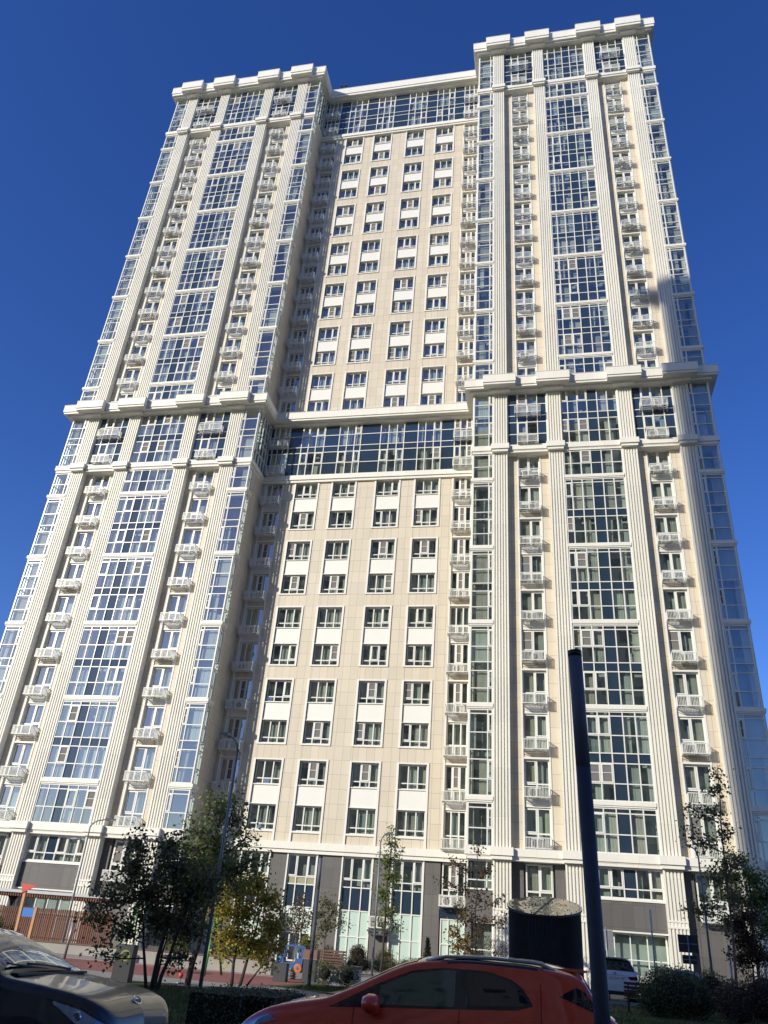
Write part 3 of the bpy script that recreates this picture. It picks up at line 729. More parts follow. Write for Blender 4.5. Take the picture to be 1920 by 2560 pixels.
# ---- light columns ----------------------------------------------------------
def light_column(loc, label, lean=(0, 0)):
    o = thing('light_column', loc, label, 'light pole', 'dark cylindrical light columns'); r = 0.068
    f = lambda z: (lean[0]*z, lean[1]*z, z)
    b = MB(); b.tube([f(0.0), f(3.18)], r, 28); b.build('pole', M_dark, o)
    b = MB(); b.tube([f(3.181), f(4.27)], r*0.99, 28); b.build('light_section', mat('smoked_diffuser', (0.13, 0.135, 0.165), 0.6, spec=0.3), o)
    b = MB(); b.tube([f(4.271), f(4.33)], r*1.03, 28); b.build('cap', M_black, o)
    b = MB(); b.tube([f(0.0), f(0.03)], r*2.0, 24); b.build('base_plate', M_dark, o)
light_column((0.42, -44.4, 0.0), 'thick dark cylindrical light column in front of the red car', (-0.021, 0))
light_column((-8.62, -20.6, 0.0), 'thin looking dark light column standing beyond the clipped hedge', (-0.006, 0))

# ---- street lamps -----------------------------------------------------------
def street_lamp(loc, h, reach, label, rotz, head=0.55):
    o = thing('street_lamp', loc, label, 'street lamp', 'grey street lamps with curved arms', rotz)
    b = MB(); b.tube([(0, 0, 0), (0, 0, h*0.55), (0, 0, h*0.93)], [0.06, 0.048, 0.035], 14); b.build('pole', M_lamp, o)
    b = MB(); b.tube([(0, 0, h*0.931), (reach*.12, 0, h*.96), (reach*.45, 0, h*.985), (reach, 0, h)], [0.04, 0.037, 0.033, 0.03], 10); b.build('arm', M_lamp, o)
    b = MB(); b.prism([(reach-0.02, h-0.05), (reach+head, h+0.02), (reach+head, h+0.07), (reach-0.02, h+0.07)], -0.11, 0.11); hd = b.build('lamp_head', M_lamp, o)
    b = MB(); b.box(reach+0.12, reach+head-0.05, -0.09, 0.09, h-0.045, h-0.02); b.build('diffuser', M_lamphead, hd)
street_lamp((-10.12, -27.1, 0), 7.35, 0.42, 'tall grey street lamp rising out of the big dark tree', radians(180), 0.28)
street_lamp((-25.0, -10.0, 0), 6.5, 0.75, 'grey street lamp beside the left wing, arm turned to the right', radians(20))
street_lamp((6.7, -12.0, 0), 6.4, 0.30, 'grey street lamp right of the red car near the thin tree', radians(185), 0.22)
street_lamp((-8.85, -8.0, 0), 6.75, 0.35, 'grey street lamp half hidden in the slim green tree', radians(15), 0.25)

# ---- ventilation drum with slanted lid --------------------------------------
def drum():
    x, y, R = -0.12, -32.0, 0.80
    o = thing('ventilation_drum', (x, y, 0), 'dark ribbed round ventilation drum with a slanted shiny metal lid', 'ventilation shaft')
    sl = 0.27; zc = 2.575
    b = MB(); n = 120
    for k in range(n):
        a0, a1 = 2*pi*k/n, 2*pi*(k+1)/n; am = (a0+a1)/2; i = len(b.v)
        for (a, r) in ((a0, R-0.012), (am, R+0.012), (a1, R-0.012)):
            b.v += [(r*cos(a), r*sin(a), 0), (r*cos(a), r*sin(a), zc+sl*r*sin(a)-0.03)]
        b.face((i, i+2, i+3, i+1)); b.face((i+2, i+4, i+5, i+3))
    b.build('ribbed_wall', mat('dark_ribbed_metal', (0.028, 0.026, 0.034), 0.5, vary=0.15, scale=20), o)
    b = MB(); top = [(0.845*cos(2*pi*k/64), 0.845*sin(2*pi*k/64)) for k in range(64)]
    st = len(b.v); b.v += [(px, py, zc+sl*py-0.035) for px, py in top] + [(px, py, zc+sl*py+0.012) for px, py in top]
    b.face(tuple(range(63, -1, -1)), 0); b.face(tuple(64+k for k in range(64)), 1)
    for k in range(64): b.face((k, (k+1) % 64, 64+(k+1) % 64, 64+k), 0)
    m, t, bs = nodes('wavy_polished_steel'); bs.inputs['Metallic'].default_value = 1.0; bs.inputs['Roughness'].default_value = 0.07; bs.inputs['Base Color'].default_value = (0.27, 0.27, 0.235, 1)
    tc = t.nodes.new('ShaderNodeTexCoord'); nz = t.nodes.new('ShaderNodeTexNoise'); nz.inputs['Scale'].default_value = 1.6; nz.inputs['Detail'].default_value = 2
    t.links.new(tc.outputs['Object'], nz.inputs['Vector']); bp = t.nodes.new('ShaderNodeBump'); bp.inputs['Strength'].default_value = 0.15; bp.inputs['Distance'].default_value = 0.15
    t.links.new(nz.outputs['Fac'], bp.inputs['Height']); t.links.new(bp.outputs[0], bs.inputs['Normal'])
    lid = b.build('lid', [M_black, m], o)
    b = MB(); b.beam((-0.22, -0.80, zc-sl*0.80+0.016), (0.22, 0.80, zc+sl*0.80+0.016), 0.035, 0.008); b.build('seam', M_black, lid)
    b = MB()
    for k in range(26):
        a = 2*pi*k/26; px, py = 0.79*cos(a), 0.79*sin(a); b.cbox(px, py, zc+sl*py+0.016, 0.022, 0.022, 0.012)
    rr = random.Random(4)
    for k in range(26):
        a = rr.uniform(0, 6.28); q = 0.65*sqrt(rr.random()); px, py = q*cos(a), q*sin(a); b.cbox(px, py, zc+sl*py+0.016, 0.02, 0.02, 0.012)
    b.build('rivets', M_black, lid)
drum()

# ---- bins, posts and boxes of the playground --------------------------------
def litter_box(loc, w, d, h, label, rotz=0, emblem=False):
    o = thing('litter_bin', loc, label, 'bin', 'dark square park bins', rotz)
    b = MB(); b.box(-w/2, w/2, -d/2, d/2, 0, h); b.build('body', M_anthr, o)
    b = MB(); b.box(-w/2+0.03, w/2-0.03, -d/2+.03, d/2-.03, h+.0005, h+0.012); b.build('cap', M_black, o)
    if emblem:
        b = MB(); b.lathe([(0.155, -d/2-0.006), (0.155, -d/2-0.001)], 28, 0, c=(0.04, 0, h-0.28), axis='y', smooth=False); e = b.build('emblem', M_lime, o)
        b = MB()
        b.lathe([(0.10, -d/2-0.010), (0.10, -d/2-0.0065)], 20, 0, c=(0.04, 0, h-0.28), axis='y', smooth=False); 
        b.prism([(0.0, h-.38), (0.09, h-.30), (0.08, h-.2), (0.03, h-.24), (-0.02, h-.18), (-.03, h-.3)], -d/2-0.013, -d/2-0.0105); b.build('emblem_mark', M_anthr, e)
litter_box((-12.65, -27.1, 0), 0.52, 0.4, 0.98, 'dark square bin with a round lime emblem near the dark car', 0.1, True)
litter_box((-10.15, -19.2, 0), 0.50, 0.35, 0.62, 'plain low dark bin in front of the blue play car')
def ballot_box():
    o = thing('book_box', (-9.47, -17.5, 0), 'dark pedestal box with a brown wooden top half beside the light column', 'box')
    b = MB(); b.box(-0.26, 0.26, -0.2, 0.2, 0, 0.80); b.build('body', M_anthr, o)
    b = MB(); b.box(-0.29, 0.29, -0.22, 0.22, 0.801, 1.12); b.build('top', M_wooddark if False else mat('brown_board', (0.17, 0.085, 0.055), 0.55, vary=0.1), o)
    b = MB(); b.box(-0.30, 0.30, -0.23, 0.23, 0.785, 0.80); b.build('rim', M_steel, o)
ballot_box()
def rocker():
    o = thing('spring_rocker', (-10.3, -17.0, 0), 'blue toy car on a spring with orange wheels and a pale seat', 'spring rocker')
    sp = MB(); pts = [(0.11*cos(t*0.6), 0.11*sin(t*0.6), 0.02+t*0.0058) for t in range(0, 70)]; sp.tube(pts, 0.016, 6); sp.build('spring', M_black, o)
    def panel(y):
        b = MB()
        P = lambda pts: b.prism(pts, y-0.015, y+0.015)
        P([(-0.72, 0.45), (-0.70, 0.70), (-0.5, 0.78), (-0.42, 0.72), (-0.42, 0.42)])
        P([(-0.419, 0.42), (-0.419, 0.60), (-0.02, 0.60), (0.0, 0.52), (0.0, 0.42)])
        P([(0.001, 0.42), (0.001, 0.56), (0.08, 0.76), (0.40, 0.80), (0.36, 0.42)])
        P([(0.30, 0.801), (0.40, 0.801), (0.37, 1.18), (0.30, 1.21)])
        P([(-0.46, 1.15), (-0.40, 1.21), (-0.1, 1.26), (0.29, 1.215), (0.29, 1.14), (-0.1, 1.18)])
        P([(-0.46, 0.781), (-0.40, 0.781), (-0.40, 1.13), (-0.46, 1.14)])
        P([(0.06, 0.775), (0.09, 0.781), (0.06, 1.16), (0.03, 1.165)])
        P([(0.19, 0.79), (0.215, 0.79), (0.205, 1.16), (0.18, 1.165)])
        return b.build('side_panel', M_playblue, o)
    for y in (-0.17, 0.17): panel(y)
    for x in (-0.45, 0.22):
        for y in (-0.2, 0.2):
            b = MB(); b.lathe([(0.14, -0.015), (0.165, -0.005), (0.165, 0.005), (0.14, 0.015)], 24, 0, c=(x, y, 0.42), axis='y', smooth=False); w = b.build('wheel', M_orange, o)
            b = MB(); b.lathe([(0.05, -0.022), (0.05, 0.022)], 14, 0, c=(x, y, 0.42), axis='y', smooth=False); b.build('hub', M_playblue, w)
    b = MB(); b.prism([(-0.35, 0.60), (0.02, 0.60), (0.10, 0.95), (0.26, 0.97), (0.22, 0.62), (0.10, 0.52), (-0.35, 0.55)], -0.15, 0.15); b.build('seat', M_paleblue, o)
    b = MB(); b.lathe([(0.11, -0.015), (0.11, 0.015)], 20, 0, c=(-0.62, -0.2, 0.72), axis='y', smooth=False); b.build('headlamp', mat('bright_blue_disc', (0.05, 0.25, 0.6), 0.4), o)
rocker()
def play_gate():
    o = thing('play_gate', (-20.8, -20.0, 0), 'two pine play posts with a red triangle flag and a blue board', 'play equipment')
    b = MB(); b.beam((-0.42, 0, 0), (-0.50, 0, 2.42), 0.11, 0.11); b.build('post', M_woodpost, o)
    b = MB(); b.beam((0.22, 0, 0), (0.20, 0, 1.84), 0.11, 0.11); b.build('post', M_woodpost, o)
    b = MB(); b.prism([(-0.68, 2.68), (-0.60, 2.32), (0.02, 2.62)], -0.09, -0.058); b.build('flag', M_red, o)
    b = MB(); b.box(-0.38, 0.13, -0.02, 0.02, 1.48, 1.80); b.build('board', M_blue, o)
play_gate()
def post(loc, h, label, col, lean=0):
    o = thing('play_post', loc, label, 'post')
    b = MB(); b.tube([(0, 0, 0), (lean, 0, h)], 0.055, 12); b.build('pole', col, o)
    b = MB(); b.tube([(lean, 0, h+0.001), (lean*1.02, 0, h+0.05)], 0.062, 12); b.build('cap', M_black, o)
post((-20.3, -17.5, 0), 1.55, 'short grey steel post right of the pine play posts', M_steel, 0.05)
def swing():
    o = thing('nest_swing', (-14.6, -19.5, 0), 'green framed nest swing with a dark round basket behind the dark tree', 'swing')
    for s, x in ((-1, -1.8), (1, 1.6)):
        for y in (-0.9, 0.9):
            b = MB(); b.tube([(x+0.25*s, y, 0), (x, 0, 2.2)], 0.045, 10); b.build('leg', M_greenp, o)
    b = MB(); b.tube([(-1.85, 0, 2.25), (1.65, 0, 2.25)], 0.05, 10); b.build('beam', M_steel, o)
    b = MB(); b.lathe([(0.02, 0.42), (0.35, 0.43), (0.55, 0.50), (0.58, 0.55), (0.53, 0.52), (0.3, 0.47), (0.02, 0.46)], 26); bk = b.build('basket', M_black, o)
    b = MB()
    for sx in (-1, 1):
        for sy in (-1, 1): b.beam((sx*0.4, sy*0.38, 0.53), (sx*0.4, 0, 2.22), 0.015, 0.015)
    b.build('ropes', M_black, bk)
swing()
bl = MB(); bl.lathe([(0.01, 0.14), (0.045, 0.15), (0.072, 0.19), (0.078, 0.225), (0.07, 0.26), (0.045, 0.29), (0.01, 0.30)], 20)
o = thing('play_ball', (-11.6, -25.2, 0.0), 'small round red play knob on a pale base near the tree stems', 'play knob')
bl.build('ball', M_red, o); bl = MB(); bl.lathe([(0.14, 0.0), (0.14, 0.03), (0.02, 0.035), (0.02, 0.139)], 20); bl.build('base', M_steel, o)

# ---- garden walls, fence, pergola, benches ----------------------------------
def low_wall(x0, x1, y, h, label, m=None):
    o = thing('low_wall', ((x0+x1)/2, y, 0), label, 'garden wall'); L = (x1-x0)/2
    b = MB(); b.box(-L, L, -0.2, 0.2, 0, h); b.build('wall', m or M_concrete, o)
    b = MB(); b.box(-L-.02, L+.02, -0.24, 0.24, h+0.001, h+0.06); b.build('coping', M_wooddark, o)
low_wall(-18.6, -11.9, -14.8, 0.52, 'long low concrete wall with a dark timber top behind the swing')
low_wall(-25.2, -20.2, -12.2, 0.42, 'short low concrete wall in front of the slatted fence')
def planter():
    o = thing('planter', (-9.0, -14.6, 0), 'curved concrete planter with a dark slatted rim behind the small shrubs', 'planter')
    pts = [(1.0*cos(a), 0.9*sin(a)) for a in [pi*k/12 - pi/2 for k in range(13)]]
    poly = [(-1.1, -0.9)] + pts + [(-1.1, 0.9)]
    b = MB(); b.hprism(poly, 0, 0.5); b.build('wall', M_concrete, o)
    b = MB(); b.hprism([(x*1.03, y*1.03) for x, y in poly], 0.501, 0.60); b.build('rim', M_wooddark, o)
planter()
def slat_fence(x0, x1, y, h, label):
    o = thing('slat_fence', (x0, y, 0), label, 'fence'); L = x1-x0
    b = MB(); n = int(L/0.125)
    for i in range(n): b.box(i*0.125, i*0.125+0.075, -0.03, 0.03, 0.22, h - (0.0 if i % 9 else 0.03))
    b.build('slats', M_wood, o)
    b = MB()
    for z in (0.45, h-0.35): b.box(0, L, 0.031, 0.07, z, z+0.08)
    b.build('rail', M_wooddark, o)
    k = 0
    while k <= L+0.01:
        b = MB(); b.box(k-0.04, k+0.04, 0.071, 0.15, 0, h+0.02); b.build('post', M_anthr, o); k += 2.0
slat_fence(-31.4, -23.4, -8.0, 1.92, 'reddish brown vertical slat fence in front of the left wing')
def pergola():
    o = thing('pergola', (-30.9, -7.0, 0), 'steel pergola with a slatted brown roof in front of the left wing', 'pergola')
    for x in (0.3, 5.4):
        b = MB(); b.tube([(x, 0, 0), (x, 0, 1.9)], 0.07, 12); p = b.build('post', M_anthr, o)
        b = MB(); b.lathe([(0.08, 1.9), (0.13, 2.15), (0.30, 2.42)], 16, c=(x, 0, 0)); b.build('capital', M_anthr, p)
    b = MB(); b.box(-1.0, 7.0, -1.05, -0.95, 2.62, 2.76); b.build('edge_beam', M_steel, o)
    b = MB(); b.box(-1.0, 7.0, 0.95, 1.05, 2.62, 2.76); b.build('edge_beam', M_steel, o)
    b = MB()
    for i in range(52): b.box(-0.98+i*0.153, -0.90+i*0.153, -0.94, 0.94, 2.43, 2.61)
    b.build('roof_slats', M_wood, o)
pergola()
def bench(loc, L, label, rotz=0):
    o = thing('slatted_bench', loc, label, 'bench', 'brown slatted benches', rotz)
    b = MB()
    for k in range(4): b.box(-L/2, L/2, -0.22+k*0.12, -0.13+k*0.12, 0.42, 0.46)
    b.build('seat', M_wooddark, o)
    b = MB()
    for k in range(4): b.beam((-L/2, 0.26+0.03*k, 0.54+k*0.125), (L/2, 0.26+0.03*k, 0.54+k*0.125), 0.035, 0.09)
    b.build('backrest', M_wooddark, o)
    for s in (-1, 1):
        b = MB(); x = s*(L/2-0.15); b.box(x-0.03, x+0.03, -0.2, -0.14, 0, 0.419); b.beam((x, 0.24, 0), (x, 0.30, 0.95), 0.05, 0.05); b.box(x-0.025, x+0.025, -0.139, 0.22, 0.36, 0.418); b.build('leg', M_anthr, o)
bench((-11.0, -9.0, 0.1), 1.8, 'brown slatted bench in the shrubs under the tall windows')
bench((3.35, -18.0, 0.0), 1.6, 'dark slatted bench half behind the round bush', pi)

# ---- traffic signs seen from behind -----------------------------------------
def sign_post(loc, h, label, plates=(), col=None, r=0.03, white_top=0):
    o = thing('sign_post', loc, label, 'sign post')
    b = MB(); b.tube([(0, 0, 0), (0, 0, h)], r, 12); b.build('pole', col or M_steel, o)
    if white_top: b = MB(); b.box(-0.05, 0.05, -0.05, 0.05, h+0.001, h+white_top); b.build('white_section', M_panel, o)
    for (w, z0, z1, m) in plates:
        b = MB(); b.box(-w/2, w/2, r+0.002, r+0.02, z0, z1); pl = b.build('sign_plate', m, o)
        b = MB(); b.box(-w/2+0.02, w/2-0.02, r-0.012, r+0.001, (z0+z1)/2-0.02, (z0+z1)/2+0.02); b.build('bracket', M_steel, pl)
sign_post((6.15, -10.0, 0), 2.85, 'sign post carrying two dark plates in front of the right pilaster', [(0.85, 2.15, 2.86, M_anthr), (0.62, 1.70, 2.05, M_anthr)])
sign_post((2.6, -8.9, 0), 3.0, 'grey sign post left of the white car with a pale plate', [(0.66, 2.0, 2.85, M_steel)])
sign_post((4.6, -10.0, 0), 2.9, 'slim post with a white upper section right of the white car', (), M_steel, 0.035, 0.9)
sign_post((8.05, -9.0, 0), 2.6, 'plain grey post right of the two dark sign plates', (), M_steel, 0.05)

# ================================================================== TREES, BUSHES, HEDGES
M_bark = mat('bark', (0.045, 0.034, 0.028), 0.9, vary=0.3, scale=12, bump=0.4)
M_barkpale = mat('pale_bark', (0.16, 0.10, 0.07), 0.85, vary=0.25, scale=12)
def leafmat(name, cols, tr=0.35): return island(name, cols, 0.5, tr)
LF_dark = leafmat('dark_leaf', [(0.156,0.195,0.052),(0.130,0.111,0.065),(0.087,0.124,0.044),(0.135,0.185,0.049),(0.124,0.099,0.074),(0.074,0.111,0.049),(0.173,0.111,0.074)])
LF_green = leafmat('green_leaf', [(0.098,0.166,0.039),(0.156,0.225,0.049),(0.078,0.137,0.039),(0.234,0.234,0.058),(0.117,0.156,0.039)])
LF_yellow = leafmat('yellowing_leaf', [(0.259,0.281,0.043),(0.432,0.346,0.043),(0.194,0.238,0.043),(0.518,0.324,0.054),(0.216,0.259,0.043)])
LF_plum = leafmat('plum_leaf', [(0.060,0.038,0.030),(0.105,0.053,0.030),(0.045,0.045,0.027),(0.150,0.075,0.030)])
LF_rust = leafmat('rust_leaf', [(0.130,0.078,0.039),(0.078,0.078,0.039),(0.182,0.065,0.039),(0.065,0.078,0.033)])
LF_olive = leafmat('olive_leaf', [(0.098,0.117,0.039),(0.130,0.150,0.052),(0.072,0.098,0.033),(0.117,0.111,0.046)])
LF_amber = leafmat('amber_leaf', [(0.24,0.14,0.02),(0.17,0.12,0.02),(0.12,0.09,0.02),(0.28,0.17,0.03)])
LF_hedge = leafmat('hedge_leaf', [(0.069,0.103,0.034),(0.103,0.138,0.046),(0.058,0.081,0.032),(0.126,0.138,0.046)], 0.2)
LF_lime = leafmat('lime_leaf', [(0.22,0.22,0.02),(0.16,0.19,0.02),(0.28,0.25,0.03),(0.12,0.16,0.02)])

def leaf(b, p, s, r, droop=0.3):
    d = Vector((r.gauss(0,1), r.gauss(0,1), r.gauss(0,.6)-droop)); d.normalize()
    n = Vector((r.gauss(0,1), r.gauss(0,1), r.gauss(0,1)+.5)); w = d.cross(n)
    if w.length < 1e-3: return
    w.normalize(); n = w.cross(d); s = s*r.uniform(.6, 1.25); p = Vector(p); i = len(b.v)
    m = p + d*s*.5 + n*s*.08
    b.v += [tuple(p), tuple(m + w*s*.36), tuple(p + d*s), tuple(m - w*s*.36)]
    b.face((i, i+1, i+2, i+3))
def branch(b, p0, p1, r0, r1, r, seg=5, wob=0.08):
    p0, p1 = Vector(p0), Vector(p1); L = (p1-p0).length; pts = []
    up = Vector((0, 0, L*0.12))
    for k in range(seg+1):
        t = k/seg; q = p0.lerp(p1, t) - up*(t*(1-t))*1.6
        if 0 < k < seg: q = q + Vector((r.gauss(0, 1), r.gauss(0, 1), r.gauss(0, 1)))*wob*L*0.35
        pts.append(q)
    b.tube(pts, [r0+(r1-r0)*k/seg for k in range(seg+1)], 6, cap=False)
    return pts
def tree(name, loc, label, cat, stems, clumps, lf, size, seed, density=1.0, bark=None, group=None, twig=0.55, tr=0.05):
    """stems: (dx, dy, lean x, lean y, height, radius); clumps: (x, y, z, rx, ry, rz, leaves) about the base"""
    r = random.Random(seed); o = thing(name, loc, label, cat, group)
    wood, crown = MB(), MB(); axes = []
    for (dx, dy, lx, ly, h, rad) in stems:
        pts = []
        for k in range(9):
            t = k/8; pts.append(Vector((dx+lx*t+r.gauss(0, .02)*h*.25*(k > 0), dy+ly*t+r.gauss(0, .02)*h*.25*(k > 0), h*t)))
        wood.tube(pts, [rad*(1-0.8*k/8) for k in range(9)], 9); axes.append((pts, rad, h))
    for (cx, cy, cz, rx, ry, rz, n) in clumps:
        c = Vector((cx, cy, cz)); best = None
        for pts, rad, h in axes:
            for k, p in enumerate(pts[2:]):
                d = (p-c).length + max(0, p.z-(c.z-0.2))*3
                if best is None or d < best[0]: best = (d, p, rad*(1-.8*(k+2)/8))
        lim = branch(wood, best[1], c, best[2]*.6, best[2]*.25+.004, r)
        nt_ = max(3, int(n/13))
        for k in range(nt_):
            while True:
                q = Vector((r.uniform(-1, 1), r.uniform(-1, 1), r.uniform(-1, 1)))
                if 0.05 < q.length < 1: break
            q = q * (q.length ** -0.35)
            tip = c + Vector((q.x*rx, q.y*ry, q.z*rz))
            st = lim[r.randrange(2, len(lim))]
            pp = branch(wood, st, tip, tr*.18+.003, .002, r, 3, .12)
            for j in range(int(n/nt_*density)):
                t = r.random()**.7; a = pp[min(3, int(t*3))].lerp(pp[min(3, int(t*3)+1)], t*3-int(t*3))
                s_ = twig*0.32
                leaf(crown, a + Vector((r.gauss(0, s_), r.gauss(0, s_), r.gauss(0, s_*.8))), size, r)
    wood.build('trunk', bark or M_bark, o); crown.build('crown', lf, o)
    return o
def clumps_for(r, box, k, n, rad):
    x0, x1, y0, y1, z0, z1 = box
    return [(r.uniform(x0, x1), r.uniform(y0, y1), r.uniform(z0, z1), rad*r.uniform(.7, 1.3), rad*r.uniform(.7, 1.3), rad*r.uniform(.6, 1.1), int(n*r.uniform(.6, 1.4))) for _ in range(k)]
rr = random.Random(21)
# the big dark many stemmed tree (base at -10.7, -29)
cl = [(-1.9, 0, 2.35, .55, .6, .5, 330), (-2.3, .1, 1.75, .45, .5, .4, 230), (-1.4, .2, 3.1, .6, .6, .5, 380), (-1.1, -.2, 3.75, .45, .5, .4, 240), (-.7, .1, 2.5, .9, .8, .8, 900),
      (0.1, 0, 3.1, .8, .8, .7, 800), (.6, .2, 2.4, .85, .8, .8, 900), (1.25, 0, 2.75, .55, .6, .6, 420), (-.3, 0, 3.75, .5, .5, .45, 300), (-.2, .1, 1.75, .9, .8, .5, 650), (.9, .1, 1.6, .6, .6, .45, 380), (-1.4, .2, 1.45, .6, .6, .4, 260), (-1.75, -.1, .75, .35, .3, .3, 90), (.75, .1, .95, .35, .3, .3, 90), (.35, .3, .75, .3, .3, .3, 60)]
tree('broadleaf_tree', (-10.75, -29.0, 0), 'big dark bushy tree with several stems between the dark car and the clipped hedge', 'tree',
     [(0, 0, .15, 0, 3.3, .075), (-.3, .3, -.9, 0, 2.9, .05), (.28, -.25, .6, .1, 3.0, .06), (-.15, .5, .1, .1, 2.4, .04)], cl, LF_dark, .12, 5, 1.35)
# sunlit taller tree behind it
cl = [(-.1, 0, 5.1, .75, .7, .55, 330), (.75, .1, 4.9, .6, .6, .5, 240), (1.3, 0, 4.35, .5, .5, .5, 190), (-.75, .1, 4.5, .6, .6, .5, 250), (.2, .1, 4.2, .9, .8, .6, 520), (1.55, .1, 3.7, .5, .5, .4, 190),
      (-.3, 0, 3.4, .9, .8, .6, 650), (.8, 0, 3.3, .9, .8, .6, 650), (-.2, 0, 2.6, .9, .8, .6, 650), (1.7, .1, 3.45, .4, .4, .35, 120), (-.2, .1, 5.55, .35, .35, .3, 90), (.6, .1, 5.5, .3, .3, .3, 80), (-1.1, 0, 3.95, .4, .4, .3, 120), (-.5, 0, 2.6, .5, .5, .4, 240)]
tree('broadleaf_tree', (-11.0, -26.0, 0), 'tall green tree with a leaning trunk and sunlit top beside the tall street lamp', 'tree',
     [(0, 0, .55, 0, 5.0, .10)], cl, LF_green, .125, 6, 1.0)
# yellowing maple
cl = [(-.5, -.2, 2.9, .65, .6, .4, 480), (.15, -.2, 3.15, .6, .5, .4, 430), (.7, 0, 2.6, .55, .6, .45, 380), (-.9, .1, 2.2, .6, .6, .5, 450), (0, 0, 2.2, .8, .7, .5, 650), (.9, 0, 1.8, .6, .6, .5, 450), (-.4, 0, 1.5, .75, .7, .4, 550), (.4, .1, 1.3, .7, .6, .4, 450), (1.2, 0, 1.3, .5, .4, .35, 240), (-.8, 0, 1.0, .4, .4, .3, 140), (.9, 0, .75, .4, .35, .25, 130), (1.35, 0, 2.3, .3, .3, .3, 80)]
tree('maple_tree', (-10.15, -24.0, 0), 'low yellowing maple with three thin trunks behind the clipped hedge', 'tree',
     [(-.15, 0, -.1, 0, 2.5, .06), (.1, .1, .45, .1, 2.8, .06), (.25, .3, 1.1, .2, 1.6, .035)], cl, LF_yellow, .12, 7, 1.25)
# slim trees in front of the building
cl = [(0, 0, 7.1, .2, .2, .35, 60), (.05, 0, 6.3, .45, .45, .4, 170), (-.1, 0, 5.5, .6, .6, .5, 330), (.15, 0, 4.7, .65, .6, .5, 360), (-.1, 0, 3.9, .65, .6, .5, 360), (.2, 0, 3.1, .55, .5, .45, 230), (-.2, .1, 2.5, .4, .4, .3, 120), (.55, 0, 6.0, .3, .3, .3, 70), (.7, 0, 2.6, .3, .3, .25, 50)]
tree('slim_tree', (-8.5, -7.0, 0), 'slim upright green tree in front of the fourth tall window', 'tree', [(-.12, 0, .2, 0, 7.2, .07)], cl, LF_green, .15, 8, .95)
cl = [(.1, 0, 6.5, .3, .3, .4, 60), (-1.3, 0, 5.7, .45, .4, .25, 70), (-.7, 0, 5.2, .5, .4, .3, 90), (.6, .1, 5.2, .6, .5, .4, 120), (-1.6, 0, 4.5, .5, .4, .3, 80), (-.5, 0, 4.3, .6, .5, .4, 110), (.3, 0, 4.0, .6, .5, .4, 110), (1.1, 0, 3.9, .5, .4, .3, 70), (1.5, 0, 3.1, .5, .4, .3, 75), (-.3, 0, 3.1, .6, .5, .4, 110), (.6, 0, 2.9, .5, .5, .35, 90), (-.9, 0, 3.5, .4, .4, .3, 60), (.1, 0, 2.4, .4, .4, .3, 60)]
tree('plum_tree', (-3.75, -8.0, 0), 'sparse dark red leaved tree in front of the left pilaster of the right wing', 'tree', [(0, 0, .15, 0, 6.6, .055)], cl, LF_plum, .16, 9, 1.0)
cl = [(0, 0, 2.9, .2, .2, .3, 60), (-.25, 0, 2.3, .35, .3, .3, 120), (.3, 0, 2.1, .4, .3, .3, 140), (0, 0, 1.7, .5, .4, .3, 170), (.5, 0, 1.5, .35, .3, .25, 90)]
tree('young_maple', (-4.5, -8.3, 0), 'little amber leaved maple at the foot of the sparse dark red tree', 'tree', [(-.05, 0, .1, 0, 2.8, .03)], cl, LF_amber, .16, 10, .9)
cl = [(.1, 0, 3.3, .25, .25, .3, 90), (0, 0, 2.8, .5, .45, .3, 170), (-.4, 0, 2.3, .4, .4, .3, 150), (.35, 0, 2.2, .45, .4, .3, 170), (0, 0, 1.9, .6, .5, .25, 170), (.7, 0, 2.6, .25, .25, .25, 60)]
tree('sapling', (-12.7, -9.0, 0), 'rust coloured sapling in front of the white shop lettering', 'tree', [(-.05, 0, .1, 0, 3.2, .035)], cl, LF_rust, .12, 11, 1.0, M_barkpale)
cl = [(-.1, 0, 3.2, .3, .3, .25, 130), (-.4, 0, 2.7, .4, .4, .3, 180), (.4, 0, 2.8, .45, .4, .3, 190), (0, 0, 2.2, .6, .5, .3, 230), (.8, 0, 2.3, .35, .3, .25, 110), (-.3, 0, 1.7, .45, .4, .25, 120)]
tree('sapling', (-10.7, -11.0, 0), 'pale trunked olive green sapling right of the thin light column', 'tree', [(0, 0, .1, 0, 3.1, .04)], cl, LF_olive, .13, 12, 1.0, M_barkpale)
# right side
cl = [(.3, 0, 8.8, .25, .25, .3, 60), (.25, 0, 8.1, .45, .4, .35, 120), (-.9, 0, 7.3, .4, .35, .25, 80), (0, 0, 7.2, .6, .5, .35, 160), (.3, 0, 6.5, .5, .5, .35, 150), (-1.15, 0, 6.4, .45, .4, .3, 90), (-.5, 0, 6.0, .5, .5, .35, 130), (.25, 0, 5.4, .6, .5, .4, 170), (-.3, 0, 4.7, .6, .5, .4, 160), (.4, 0, 4.2, .5, .45, .35, 120), (-.7, 0, 3.9, .5, .45, .3, 110), (-1.35, 0, 3.6, .5, .4, .3, 100)]
tree('slim_tree', (6.65, -17.0, 0), 'tall thin dark leaved tree with a bare pale trunk at the right', 'tree', [(0, 0, .35, 0, 9.0, .06)], cl, LF_dark, .14, 13, 1.25, M_barkpale)
cl = [(-.9, 0, 5.4, .6, .6, .4, 260), (-.2, 0, 5.9, .7, .6, .45, 330), (.5, 0, 5.2, .8, .7, .5, 480), (-.7, 0, 4.5, .8, .7, .5, 520), (.3, 0, 4.3, .9, .8, .6, 700), (1.1, 0, 4.6, .8, .7, .6, 560), (.7, 0, 3.4, .9, .8, .6, 700), (1.5, 0, 3.6, .8, .7, .6, 560), (-.9, 0, 3.4, .5, .5, .4, 240), (1.4, 0, 2.4, .8, .7, .5, 420), (0, 0, 2.6, .7, .6, .4, 360)]
